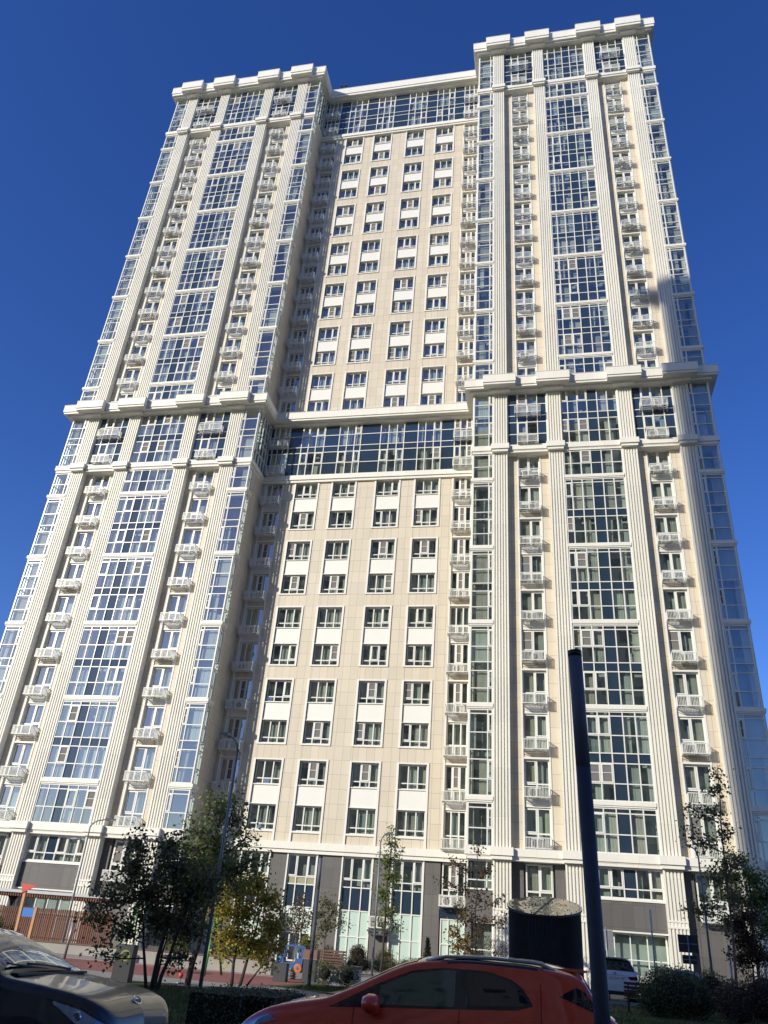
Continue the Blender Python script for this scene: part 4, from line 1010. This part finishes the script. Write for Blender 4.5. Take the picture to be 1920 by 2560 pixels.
tree('broadleaf_tree', (8.3, -13.0, 0), 'full green tree at the right edge beside the building corner', 'tree', [(0, 0, .2, 0, 5.4, .09)], cl, LF_green, .13, 14, 1.2)
cl = [(-.3, 0, 3.3, .5, .5, .4, 330), (.2, 0, 3.6, .5, .5, .4, 330), (0, 0, 2.7, .7, .6, .4, 480), (.4, 0, 2.2, .6, .6, .4, 380), (-.4, 0, 2.0, .5, .5, .4, 280)]
tree('plum_tree', (7.6, -15.2, 0), 'dark purple leaved tree behind the thin trunk at the right', 'tree', [(0, 0, .1, 0, 3.4, .06)], cl, LF_plum, .12, 15, 1.6)

M_core = mat('dark_bush_core', (0.018, 0.018, 0.012), 1.0)  # solid dark core added inside each bush to block the view through
def bush(name, loc, label, cat, blobs, lf, size, seed, n, group=None, squarish=False, core=0.72):
    r = random.Random(seed); o = thing(name, loc, label, cat, group); b = MB(); c = MB()
    for (cx, cy, cz, rx, ry, rz) in blobs:
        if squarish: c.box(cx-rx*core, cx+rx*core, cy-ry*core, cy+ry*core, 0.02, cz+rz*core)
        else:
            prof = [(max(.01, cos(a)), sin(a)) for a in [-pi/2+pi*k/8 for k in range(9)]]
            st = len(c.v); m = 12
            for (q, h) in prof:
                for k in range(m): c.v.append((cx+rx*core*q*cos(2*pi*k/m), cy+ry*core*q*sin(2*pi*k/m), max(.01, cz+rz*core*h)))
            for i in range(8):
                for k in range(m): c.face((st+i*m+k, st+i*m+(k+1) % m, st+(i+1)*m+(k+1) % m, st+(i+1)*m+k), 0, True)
        vol = n*(rx*ry+rx*rz+ry*rz)
        for k in range(int(vol)):
            while True:
                q = Vector((r.uniform(-1, 1), r.uniform(-1, 1), r.uniform(-1, 1)))
                L = max(abs(q.x), abs(q.y), abs(q.z)) if squarish else q.length
                if .1 < L <= 1: break
            f = (r.uniform(.72, 1.0) if r.random() < .9 else r.uniform(.95, 1.12))/L
            p = Vector((cx+q.x*f*rx, cy+q.y*f*ry, cz+q.z*f*rz))
            if p.z > 0.02: leaf(b, p, size, r, -.25)
    c.build('stems', M_core, o); b.build('foliage', lf, o); return o  # the stems part here is the added solid dark core
bush('clipped_hedge', (-5.6, -36.3, 0), 'dark clipped box hedge between the two foreground cars', 'hedge', [(-.15, .1, .31, .52, 1.1, .33), (.45, .25, .33, .45, 1.0, .32)], LF_hedge, .045, 30, 7000, squarish=True, core=.9)
bush('round_bush', (4.2, -18.9, 0), 'large round dark bush in front of the slatted bench at the right', 'bush', [(0, 0, .72, 1.2, 1.1, .88), (-.6, -.2, .5, .75, .7, .55), (.7, .1, .55, .7, .7, .6)], LF_hedge, .075, 31, 1500)
bush('loose_bush', (6.6, -19.8, 0), 'looser brownish green bush at the right edge beyond the round bush', 'bush', [(-.5, 0, .6, .75, .7, .75), (.5, .2, .8, .9, .8, .9), (1.4, .1, .6, .8, .7, .75)], LF_rust, .08, 32, 900)
bush('loose_bush', (6.0, -15.6, 0), 'yellow green bush behind the thin pale trunk', 'bush', [(0, 0, .75, .7, .7, .85), (.8, .2, .6, .6, .6, .7)], LF_olive, .08, 33, 900)
bush('small_shrub', (-8.35, -19.5, 0), 'airy dark shrub right of the thin light column', 'bush', [(0, 0, .42, .45, .45, .42)], LF_olive, .05, 34, 2600, core=.5)
bush('small_shrub', (-7.5, -19.4, 0), 'denser dark shrub in front of the curved planter', 'bush', [(0, 0, .40, .45, .45, .40)], LF_hedge, .05, 35, 3000, core=.6)
bush('round_shrub', (-10.3, -5.0, 0), 'round purple brown shrub under the third tall window', 'bush', [(0, 0, .85, .52, .5, .55)], leafmat('purple_leaf', [(0.07,0.035,0.03),(0.10,0.05,0.04),(0.05,0.03,0.025)]), .07, 36, 1900)
bush('green_shrub', (-11.6, -6.5, 0), 'loose green shrub left of the purple brown one', 'bush', [(0, 0, .6, .42, .4, .65), (.5, .2, .45, .4, .4, .5)], LF_olive, .07, 37, 1700)
bush('low_hedge', (-8.6, -5.2, 0), 'low grey green flower hedge along the foot of the tall windows', 'hedge', [(-1.6, 0, .45, .9, .5, .42), (-.2, .1, .5, .9, .5, .45), (1.3, 0, .5, 1.0, .5, .48), (2.4, .1, .5, .8, .5, .5)], leafmat('lavender_leaf', [(0.10,0.12,0.06),(0.13,0.14,0.07),(0.08,0.10,0.04),(0.16,0.15,0.06)]), .06, 38, 1700)
bush('round_shrub', (-9.0, -3.9, 0), 'small bright green shrub right of the purple brown one', 'bush', [(0, 0, .8, .5, .45, .5)], LF_green, .06, 39, 1800)
bush('lime_shrub', (-15.2, -9.5, 0), 'wide lime yellow shrub behind the nest swing', 'bush', [(-.7, 0, .75, .8, .5, .55), (.5, 0, .75, .9, .5, .55)], LF_lime, .08, 40, 1500)
bush('lime_shrub', (-12.5, -7.4, 0), 'lime green shrub above the blue play car', 'bush', [(0, 0, 1.0, .55, .5, .6)], LF_lime, .08, 41, 1500)
bush('lime_shrub', (-18.3, -10.5, 0), 'small lime green shrub left of the nest swing', 'bush', [(0, 0, .6, .6, .5, .6)], LF_lime, .07, 42, 1300)
bush('dark_shrub', (-2.95, -5.0, 0), 'upright dark shrub right of the amber maple', 'bush', [(-.3, 0, 1.1, .5, .5, 1.1), (.45, 0, 1.0, .45, .45, 1.0)], LF_plum, .09, 43, 560, core=.2)
bush('climbing_plant', (-31.2, -8.9, 0), 'tall green shrub in front of the left end of the slat fence', 'bush', [(0, 0, .9, .7, .5, .9), (1.2, .1, .7, .5, .4, .7)], LF_green, .08, 44, 700)
def spruce():
    o = thing('young_spruce', (-6.5, -5.0, 0), 'small conical spruce against the grey wall', 'tree'); r = random.Random(3)
    t = MB(); t.tube([(0, 0, 0), (0, 0, 2.0)], [.04, .006], 7); t.build('trunk', M_bark, o)
    b = MB()
    for k in range(1500):
        z = .15+1.8*r.random()**1.3; R = .42*(1-z/2.0)+.03; a = r.uniform(0, 6.28); q = R*sqrt(r.random())
        leaf(b, (q*cos(a), q*sin(a), z), .09, r, -.3)
    b.build('crown', leafmat('spruce_needle', [(0.07,0.085,0.045),(0.09,0.10,0.06),(0.05,0.07,0.04)]), o)
spruce()
def rose():
    o = thing('rose_bush', (-8.2, -6.1, 0), 'thin rose bush with pink flowers in front of the low hedge', 'bush'); r = random.Random(8)
    t = MB(); f = MB(); l = MB()
    for k in range(7):
        tip = (r.uniform(-.35, .35), r.uniform(-.2, .2), r.uniform(.8, 1.5)); t.tube([(0, 0, 0), (tip[0]*.6, tip[1]*.6, tip[2]*.6), tip], [.012, .008, .005], 5)
        for j in range(10): leaf(f, Vector(tip)+Vector((r.gauss(0, .025), r.gauss(0, .025), r.gauss(0, .02))), .06, r)
        for j in range(12): leaf(l, Vector(tip)*r.uniform(.3, .95)+Vector((r.gauss(0, .06), r.gauss(0, .06), 0)), .07, r)
    t.build('stems', M_bark, o); l.build('leaves', LF_green, o); f.build('flowers', leafmat('pink_petal', [(0.5,0.10,0.13),(0.55,0.16,0.18)]), o)
rose()

# ================================================================== CARS
import bisect
M_rub = mat('tyre_rubber', (0.015, 0.015, 0.015), 0.85)
M_alloy = mat('alloy_rim', (0.45, 0.45, 0.46), 0.3, 0.9)
M_cglass = mat('dark_car_glass', (0.006, 0.008, 0.008), 0.015, spec=0.9)
M_cglass2 = mat('green_lit_view_glass', (0.05, 0.075, 0.045), 0.03, spec=0.9)  # opaque pane; the lit green seen through the window is put into its colour
M_chrome = mat('chrome', (0.7, 0.7, 0.7), 0.08, 1.0)
M_trimb = mat('gloss_black_trim', (0.01, 0.01, 0.012), 0.12, coat=0.5)
M_head = mat('headlamp_glass', (0.22, 0.30, 0.42), 0.05, 0.3, spec=0.9, coat=1.0)
M_tail = mat('tail_lamp', (0.16, 0.012, 0.014), 0.1, coat=0.6)
M_plate = mat('number_plate', (0.75, 0.75, 0.73), 0.4)
def carpaint(name, c, metal=0.3, coat=1.0, rough=0.3):
    m, t, b = nodes(name); b.inputs['Base Color'].default_value = (*c, 1); b.inputs['Metallic'].default_value = metal; b.inputs['Roughness'].default_value = rough
    b.inputs['Coat Weight'].default_value = coat; b.inputs['Coat Roughness'].default_value = 0.02
    tc = t.nodes.new('ShaderNodeTexCoord'); n = t.nodes.new('ShaderNodeTexNoise'); n.inputs['Scale'].default_value = 5; n.inputs['Detail'].default_value = 8
    t.links.new(tc.outputs['Object'], n.inputs['Vector']); mr = t.nodes.new('ShaderNodeMapRange')
    mr.inputs[1].default_value = .35; mr.inputs[2].default_value = .75; mr.inputs[3].default_value = 0.0; mr.inputs[4].default_value = 0.05
    t.links.new(n.outputs['Fac'], mr.inputs[0]); t.links.new(mr.outputs[0], b.inputs['Coat Roughness']); return m

def pchip(xs, ys):
    n = len(xs); h = [xs[i+1]-xs[i] for i in range(n-1)]; d = [(ys[i+1]-ys[i])/h[i] for i in range(n-1)]
    m = [d[0]] + [0 if d[i-1]*d[i] <= 0 else 2*d[i-1]*d[i]/(d[i-1]+d[i]) for i in range(1, n-1)] + [d[-1]]
    def f(x):
        if x <= xs[0]: return ys[0]
        if x >= xs[-1]: return ys[-1]
        i = bisect.bisect_right(xs, x)-1; t = (x-xs[i])/h[i]
        return (2*t**3-3*t*t+1)*ys[i]+(t**3-2*t*t+t)*h[i]*m[i]+(-2*t**3+3*t*t)*ys[i+1]+(t**3-t*t)*h[i]*m[i+1]
    return f
class Body:
    """a car skin: x runs from the front bumper back; each station is a half section from sill to roof centre"""
    NS = 10
    def __init__(s, st, tumble=0.34, sill=0.28, crown=0.035):
        xs = [q[0] for q in st]; s.x0, s.x1 = xs[0], xs[-1]
        s.w = pchip(xs, [q[1] for q in st]); s.zb = pchip(xs, [q[2] for q in st]); s.zt = pchip(xs, [q[3] for q in st])
        s.zs = pchip(xs, [q[4] if len(q) > 4 else sill for q in st]); s.tumble = tumble; s.crown = crown
    def ctrl(s, x):
        w, zb, zt, zs = s.w(x), s.zb(x), s.zt(x), s.zs(x); h = max(0.0, zt-zb); g = min(1.0, h/0.35)
        wr = w-0.05-s.tumble*max(0, h-0.06) if g > 0 else w-0.05
        ze = zt - 0.10*g - 0.25*h*(1-g)
        if g < 1: wr = (w-0.05)*(1-g)*0.97 + wr*g if g > 0 else w-0.09
        return [(w-0.07, zs), (w-0.015, zs+0.10), (w, zs+(zb-zs)*0.42), (w-0.004, zs+(zb-zs)*0.74), (w-0.035, zb-0.015),
                ((w-0.05)*.5+wr*.5, zb+(ze-zb)*.5), (wr, ze), (wr-0.07, zt-0.035*g-0.06*h*(1-g)), ((wr-0.07)*.55, zt-0.004), (0.0, zt+s.crown*0.3)]
    def pt(s, x, t):
        c = s.ctrl(x); i = min(int(t), len(c)-2); u = t-i
        if i in (4, 5): return (x, c[i][0]*(1-u)+c[i+1][0]*u, c[i][1]*(1-u)+c[i+1][1]*u)
        P = [c[max(0, i-1)], c[i], c[i+1], c[min(len(c)-1, i+2)]]
        o = []
        for k in (0, 1):
            p0, p1, p2, p3 = [q[k] for q in P]
            o.append(.5*((2*p1)+(-p0+p2)*u+(2*p0-5*p1+4*p2-p3)*u*u+(-p0+3*p1-3*p2+p3)*u**3))
        return (x, max(0, o[0]), o[1])
    def tz(s, x, z):                       # section parameter on the flank at height z
        c = s.ctrl(x)
        for i in range(1, 7):
            if c[i][1] <= z <= c[i+1][1] and c[i+1][1] > c[i][1]: return i+(z-c[i][1])/(c[i+1][1]-c[i][1])
        return 7.0 if z > c[7][1] else 1.0
    def nrm(s, x, t, sg):
        e = 0.02; a = Vector(s.pt(x-e, t)); b = Vector(s.pt(x+e, t)); c = Vector(s.pt(x, max(0, t-.1))); d = Vector(s.pt(x, min(8.99, t+.1)))
        n = (d-c).cross(b-a); n.normalize()
        if n.z < -0.2 and t > 4: n = -n
        if n.y < 0 and t < 6: n = -n
        return n
    def skin(s, mats, region=None, nx=90, sub=4):
        b = MB(); T = [k/sub for k in range(9*sub+1)]; X = [s.x0+(s.x1-s.x0)*(0.5-0.5*cos(pi*i/nx)) * 1.0 for i in range(nx+1)]
        n = len(T)
        for sg in (-1, 1):
            st = len(b.v)
            for x in X:
                for t in T: p = s.pt(x, t); b.v.append((p[0], sg*p[1], p[2]))
            for i in range(nx):
                for k in range(n-1):
                    q = (st+i*n+k, st+(i+1)*n+k, st+(i+1)*n+k+1, st+i*n+k+1)
                    mi = region((X[i]+X[i+1])/2, (T[k]+T[k+1])/2) if region else 0
                    b.face(q if sg > 0 else q[::-1], mi, True)
        for xi in (0, nx):
            st0, st1 = xi*n, (nx+1)*n+xi*n
            loop = [st0+k for k in range(n)] + [st1+k for k in reversed(range(n-1))]
            b.face(tuple(loop if xi else loop[::-1]), 0)
        return b
    def patch(s, xa, xb, flo, fhi, sg, off=0.007, nx=30, nt=8, bytz=True):
        b = MB()
        for i in range(nx+1):
            x = xa+(xb-xa)*i/nx; lo, hi = flo(x), fhi(x)
            if bytz: lo, hi = s.tz(x, lo), s.tz(x, hi)
            for k in range(nt+1):
                t = lo+(hi-lo)*k/nt; p = s.pt(x, t); nn = s.nrm(x, t, 1)
                b.v.append((p[0]+nn.x*off, sg*(p[1]+nn.y*off), p[2]+nn.z*off))
        for i in range(nx):
            for k in range(nt):
                q = (i*(nt+1)+k, (i+1)*(nt+1)+k, (i+1)*(nt+1)+k+1, i*(nt+1)+k+1); b.face(q if sg > 0 else q[::-1], 0, True)
        return b
    def toppatch(s, xa, xb, tlo, off=0.007, nx=24, nt=10):
        b = MB()
        cols = [(-1, tlo+(9-tlo)*k/nt) for k in range(nt)] + [(1, 9-(9-tlo)*k/nt) for k in range(nt+1)]
        for i in range(nx+1):
            x = xa+(xb-xa)*i/nx
            for sg, t in cols:
                tt = min(t, 8.999); p = s.pt(x, tt); nn = s.nrm(x, tt, 1); b.v.append((p[0]+nn.x*off, sg*(p[1]+(nn.y*off if t < 8.5 else 0)), p[2]+nn.z*off))
        m = len(cols)
        for i in range(nx):
            for k in range(m-1): b.face((i*m+k, i*m+k+1, (i+1)*m+k+1, (i+1)*m+k), 0, True)
        return b
def lerpf(*pts):
    xs = [p[0] for p in pts]
    def f(x):
        if x <= xs[0]: return pts[0][1]
        for a, b in zip(pts, pts[1:]):
            if x <= b[0]: return a[1]+(b[1]-a[1])*(x-a[0])/(b[0]-a[0])
        return pts[-1][1]
    return f
def wheels(o, xs, w, r=0.34):
    for x in xs:
        for sg in (-1, 1):
            b = MB(); y = sg*(w-0.10)
            b.lathe([(r*.62, -.105), (r*.95, -.11), (r, -.07), (r, .07), (r*.95, .11), (r*.62, .105)], 30, 0, c=(x, y, r), axis='y'); wh = link('wheel', b.mesh('wheel', M_rub), o)
            b = MB(); b.lathe([(r*.60, sg*.075), (r*.60, sg*.09), (r*.2, sg*.085)], 24, 0, c=(x, y, r), axis='y')
            for k in range(6):
                a = 2*pi*k/6; b.beam((x, y+sg*.1, r), (x+r*.57*cos(a), y+sg*.1, r+r*.57*sin(a)), .05, .02)
            b.build('rim', M_alloy, wh)
            b = MB(); b.lathe([(r*1.14, -.02), (r*1.14, .02)], 30, 0, c=(x, sg*(w-.015), r*1.02), axis='y', smooth=False); b.build('wheel_arch', M_black, o)
def mirror_part(o, x, y, z, sg, m, s=1.0):
    b = MB(); prof = [(0.01, -.10), (.07, -.085), (.098, -.03), (.10, .03), (.085, .075), (.01, .09)]
    st = 0
    b.lathe(prof, 18, 0, c=(0, 0, 0), axis='x')
    b.v = [(x+vx*s*1.0, y+sg*0.02+vy*1.35*s, z+vz*.92*s) for vx, vy, vz in b.v]
    k = b.build('mirror', m, o)
    b2 = MB(); b2.beam((x+.01, y-sg*.14, z-.08), (x, y+sg*.0, z-.06), .07, .05); b2.build('mirror_foot', M_black, k); return k

# ---- red crossover in the foreground ----------------------------------------
def red_car():
    o = thing('parked_car', (-3.42, -41.92, 0), 'red crossover with a black roof, parked behind the thick dark light column', 'car')
    P = carpaint('red_paint', (0.80, 0.06, 0.016), 0.0)
    st = [(0.0, .55, .52, .58, .42), (.06, .70, .64, .70, .34), (.18, .80, .75, .80, .28), (.42, .85, .84, .92), (.75, .87, .90, 1.00), (1.03, .88, .945, 1.055), (1.20, .88, .955, 1.13), (2.0, .885, .985, 1.475), (2.25, .885, 1.0, 1.51), (2.6, .885, 1.02, 1.535), (3.1, .88, 1.06, 1.53), (3.55, .86, 1.085, 1.485), (3.72, .85, 1.09, 1.435), (3.86, .83, 1.085, 1.24), (3.98, .81, 1.07, 1.10), (4.10, .78, .98, 1.01), (4.17, .70, .80, .84, .34), (4.20, .58, .66, .70, .42)]
    B = Body(st, tumble=0.32)
    roof = lambda x, t: 1 if (t > 6.35 + max(0, 2.35-x)*2.2 + max(0, x-3.25)*3.0 and 1.98 < x < 3.50) else 0
    B.skin([P], roof).build('body', [P, M_trimb], o)
    for sg in (-1, 1):
        lo = lerpf((1.12, .965), (3.05, 1.085), (3.22, 1.13)); hi = lerpf((1.12, .975), (1.55, 1.19), (1.95, 1.355), (2.3, 1.405), (2.75, 1.405), (3.0, 1.35), (3.12, 1.28), (3.22, 1.15))
        g = B.patch(1.10, 3.22, lo, hi, sg, .004, 60, 8).build('window_surround', M_trimb, o)
        f = B.patch(1.62, 2.42, lerpf((1.62, 1.02), (2.42, 1.06)), lerpf((1.62, 1.19), (1.95, 1.325), (2.3, 1.385), (2.42, 1.385)), sg, .009, 30, 8).build('window', M_cglass2, o)
        r_ = B.patch(2.54, 3.16, lerpf((2.54, 1.075), (3.16, 1.125)), lerpf((2.54, 1.385), (2.75, 1.38), (3.0, 1.32), (3.1, 1.25), (3.16, 1.16)), sg, .009, 30, 8).build('window', M_cglass, o)
        B.patch(3.50, 3.90, lerpf((3.5, 1.235), (3.90, 1.10)), lerpf((3.5, 1.245), (3.66, 1.325), (3.74, 1.30), (3.90, 1.115)), sg, .008, 24, 6).build('window', M_cglass, o)
        B.patch(.10, .52, lerpf((.10, .66), (.52, .79)), lerpf((.10, .71), (.3, .80), (.42, .845), (.52, .80)), sg, .010, 20, 6).build('headlight', M_head, o)
        b = MB(); b.tube([Vector((x, sg*(B.ctrl(x)[7][0]-.02), B.ctrl(x)[7][1]+(.028 if 2.2 < x < 3.4 else .0))) for x in (2.08, 2.3, 2.8, 3.2, 3.30, 3.46)], .018, 8); b.build('roof_rail', mat('satin_rail', (.45, .45, .44), .35, .6), o)
        b = MB(); b.beam((2.40, sg*.90, .86), (2.58, sg*.90, .87), .03, .03); b.build('door_handle', P, o)
        # shut lines of the doors
        for xx, z0, z1 in ((1.36, .45, .99), (2.47, .42, 1.06), (3.30, .75, 1.33)):
            B.patch(xx, xx+.008, lambda q: z0, lambda q: z1, sg, .0025, 2, 14).build('door_seam', M_black, o)
        mirror_part(o, 1.58, sg*.98, 1.035, sg, P, 1.0)
    B.toppatch(1.16, 1.98, 7.15).build('windscreen', M_cglass, o)
    B.toppatch(3.76, 3.97, 7.3).build('rear_window', M_cglass, o)
    b = MB(); b.hprism([(3.42, -.5), (3.76, -.55), (3.80, -.3), (3.81, 0), (3.80, .3), (3.76, .55), (3.42, .5)], 1.462, 1.485); b.build('spoiler', P, o)
    b = MB(); b.tube([(3.33, 0, 1.53), (3.52, 0, 1.80)], [.006, .003], 6); b.build('aerial', M_black, o)
    b = MB(); b.box(1.00, 1.12, -.62, .62, 1.06, 1.072); b.build('cowl', M_black, o)
    wheels(o, (.78, 3.38), .89)
    b = MB(); b.box(-.015, .05, -.26, .26, .45, .56); b.build('number_plate', M_plate, o)
    return o
red_car()

# ---- dark grey car at the left ----------------------------------------------
def grey_car():
    o = thing('parked_car', (-4.16, -43.2, 0), 'dark grey car at the lower left with a wide sloping windscreen', 'car', rotz=pi)
    P = carpaint('dark_grey_paint', (0.03, 0.03, 0.034), 0.3, 0.55)
    st = [(0.0, .60, .52, .60, .40), (.03, .70, .62, .74, .32), (.10, .78, .73, .835), (.2, .83, .80, .90), (.45, .87, .87, .965), (.75, .89, .925, 1.0), (1.05, .90, .95, 1.03), (1.2, .90, .96, 1.045), (1.35, .90, .965, 1.11), (2.1, .90, .975, 1.40), (2.45, .90, .98, 1.455), (3.1, .895, .985, 1.465), (3.6, .88, .99, 1.42), (4.0, .86, 1.0, 1.22), (4.2, .83, .98, 1.08), (4.3, .74, .80, .86, .35), (4.33, .6, .65, .7, .42)]
    B = Body(st, tumble=0.40)
    B.skin([P]).build('body', [P], o)
    b = MB(); n = 16
    for i in range(n+1):
        for k in range(n+1):
            u = -1+2*k/n; v = i/n
            b.v.append((1.20+.92*v+.05*u*u*(1-v*.5), u*(.775-.16*v), 1.075+.352*v-.028*u*u))
    for i in range(n):
        for k in range(n): b.face((i*(n+1)+k, i*(n+1)+k+1, (i+1)*(n+1)+k+1, (i+1)*(n+1)+k), 0, True)
    b.build('windscreen', mat('windscreen_glass', (.012, .016, .014), .0, spec=1.0, coat=1.0), o)
    for sg in (-1, 1):
        B.patch(1.42, 3.7, lerpf((1.42, .985), (3.7, 1.03)), lerpf((1.42, .995), (2.15, 1.27), (2.5, 1.34), (3.2, 1.34), (3.7, 1.06)), sg, .006, 50, 8).build('window', M_cglass, o)
        B.patch(.06, .68, lerpf((.06, .64), (.3, .68), (.68, .875)), lerpf((.06, .73), (.3, .835), (.5, .875), (.68, .89)), sg, .006, 24, 6).build('headlight_surround', M_trimb, o)
        h = B.patch(.09, .60, lerpf((.09, .66), (.3, .70), (.60, .845)), lerpf((.09, .72), (.3, .815), (.60, .868)), sg, .012, 20, 6).build('headlight', M_head, o)
        b = MB(); p = B.pt(.33, B.tz(.33, .76)); b.lathe([(.05, -.02), (.05, .0), (.04, .012)], 18, 0, c=(.33, sg*(p[1]+.004), .765), axis='y'); b.build('lens', M_chrome, h)
        B.patch(1.12, 1.13, lambda q: .4, lambda q: .93, sg, .0025, 2, 14).build('door_seam', M_black, o)
        B.patch(2.42, 2.43, lambda q: .4, lambda q: .97, sg, .0025, 2, 14).build('door_seam', M_black, o)
        if sg > 0: mirror_part(o, 1.40, sg*1.0, 1.06, sg, P, 1.0)
    for y0, y1 in ((-.45, .25), (.02, .62)):
        b = MB(); b.beam((1.25, y0, 1.085), (1.36, y1, 1.135), .022, .016); b.build('wiper', M_black, o)
    b = MB(); b.box(1.16, 1.25, -.68, .68, 1.04, 1.062); b.build('cowl', M_black, o)
    b = MB(); b.tube([(.14+.03*cos(a), .075*sin(a), .885+.035*cos(a)) for a in [2*pi*k/20 for k in range(21)]], .007, 6); b.tube([(.14, -.06, .885), (.15, 0, .895), (.14, .06, .885)], .006, 5); b.build('emblem', M_chrome, o)
    b = MB(); b.box(-.02, .06, -.45, .45, .44, .60); b.build('grille', M_black, o)
    for sg in (-1, 1):
        b = MB(); b.tube([(.20, sg*.60, .862), (.5, sg*.72, .935), (.85, sg*.76, .985), (1.15, sg*.77, 1.012)], .006, 5); b.build('bonnet_seam', M_black, o)
    b = MB(); b.box(.03, .09, -.26, .26, .30, .41); b.build('number_plate', M_plate, o)
    wheels(o, (.85, 3.6), .90)
grey_car()

# ---- white off-road car and a pale saloon by the building -------------------
def white_car():
    o = thing('parked_car', (2.62, -8.2, 0), 'white off-road car seen from behind beside the shop windows', 'car', rotz=-pi/2)
    P = carpaint('white_paint', (0.62, 0.63, 0.65), 0.0)
    st = [(0.0, .6, .6, .66, .4), (.1, .82, .8, .86), (.5, .92, .95, 1.02), (1.4, .96, 1.05, 1.15), (1.6, .96, 1.07, 1.22), (2.3, .965, 1.10, 1.68), (3.0, .965, 1.12, 1.745), (4.0, .96, 1.14, 1.735), (4.45, .95, 1.15, 1.68), (4.62, .94, 1.15, 1.40), (4.72, .935, 1.13, 1.20), (4.78, .92, 1.05, 1.12), (4.84, .88, .90, .95, .34), (4.88, .80, .70, .74, .42)]
    B = Body(st, tumble=0.42, sill=.30); B.skin([P]).build('body', [P], o)
    b = B.toppatch(4.49, 4.70, 6.9); b.build('rear_window', M_cglass, o)
    for sg in (-1, 1):
        B.patch(1.7, 4.3, lerpf((1.7, 1.10), (4.3, 1.20)), lerpf((1.7, 1.12), (2.4, 1.52), (3.0, 1.61), (4.0, 1.58), (4.3, 1.32)), sg, .006, 50, 8).build('window', M_cglass, o)
        B.patch(4.55, 4.80, lerpf((4.55, .93), (4.80, .93)), lerpf((4.55, 1.06), (4.80, 1.0)), sg, .012, 12, 6).build('tail_light', M_tail, o)
        b = MB(); b.prism([(sg*.50, 1.04), (sg*.90, 1.07), (sg*.91, .93), (sg*.60, .93)], 0, .03)
        b.v = [(4.795 + y + .03, x, z) for x, y, z in b.v]; b.build('tail_light', M_tail, o)
        b = MB(); b.box(4.86, 4.90, min(sg*.60, sg*.86), max(sg*.60, sg*.86), .60, .68); b.build('reflector', M_trimb, o)
        mirror_part(o, 1.95, sg*1.05, 1.15, sg, P)
    b = MB(); b.box(4.30, 4.62, -.62, .62, 1.70, 1.725); b.build('spoiler', P, o)
    b = MB(); b.box(4.80, 4.905, -.80, .80, .36, .50); b.build('bumper_insert', M_black, o)
    b = MB(); b.box(4.83, 4.87, -.29, .29, .90, 1.03); pl = b.build('number_plate', M_plate, o)
    text_mesh("\u041a222\u041e\u041c 197", .115, 'plate_lettering', M_black, pl, (4.8715, -.265, .925), (pi/2, 0, pi/2), .001)
    b = MB(); b.lathe([(.055, 4.80), (.055, 4.835)], 24, 0, c=(0, 0, 1.13), axis='x', smooth=False); e = b.build('emblem', M_black, o)
    for k in range(4):
        b = MB(); pts = [(0, 0)] + [(.042*cos(a), .042*sin(a)) for a in [pi/2*k+pi/2*i/6 for i in range(7)]]
        n = len(b.v); b.v += [(4.838, y, 1.13+z) for y, z in pts]; b.face(tuple(range(len(pts)))); b.build('emblem_quarter', M_panel if k % 2 else M_blue, e)
    b = MB(); b.box(4.80, 4.83, -.46, .46, 1.075, 1.09); b.build('tailgate_trim', P, o)
    wheels(o, (.95, 3.9), .96, .38)
white_car()
def pale_car():
    o = thing('parked_car', (8.6, -6.3, 0), 'pale silver saloon mostly hidden behind the round bush', 'car', rotz=radians(200))
    P = carpaint('silver_paint', (0.42, 0.41, 0.38), 0.5)
    st = [(0.0, .55, .50, .56, .40), (.15, .78, .70, .78), (.8, .88, .86, .94), (1.4, .90, .93, 1.02), (2.3, .90, .965, 1.43), (2.75, .90, .97, 1.475), (3.3, .895, .98, 1.46), (4.0, .88, .99, 1.12), (4.4, .83, .98, 1.06), (4.53, .6, .65, .7, .42)]
    B = Body(st, tumble=0.40); B.skin([P]).build('body', [P], o)
    B.toppatch(1.5, 2.28, 7.1).build('windscreen', M_cglass, o); B.toppatch(3.4, 3.95, 7.1).build('rear_window', M_cglass, o)
    for sg in (-1, 1):
        B.patch(1.7, 3.7, lerpf((1.7, .955), (3.7, 1.02)), lerpf((1.7, .965), (2.4, 1.29), (2.85, 1.355), (3.3, 1.33), (3.7, 1.05)), sg, .006, 50, 8).build('window', M_cglass, o)
        mirror_part(o, 1.95, sg*1.0, 1.03, sg, P)
    wheels(o, (.85, 3.6), .90)
pale_car()
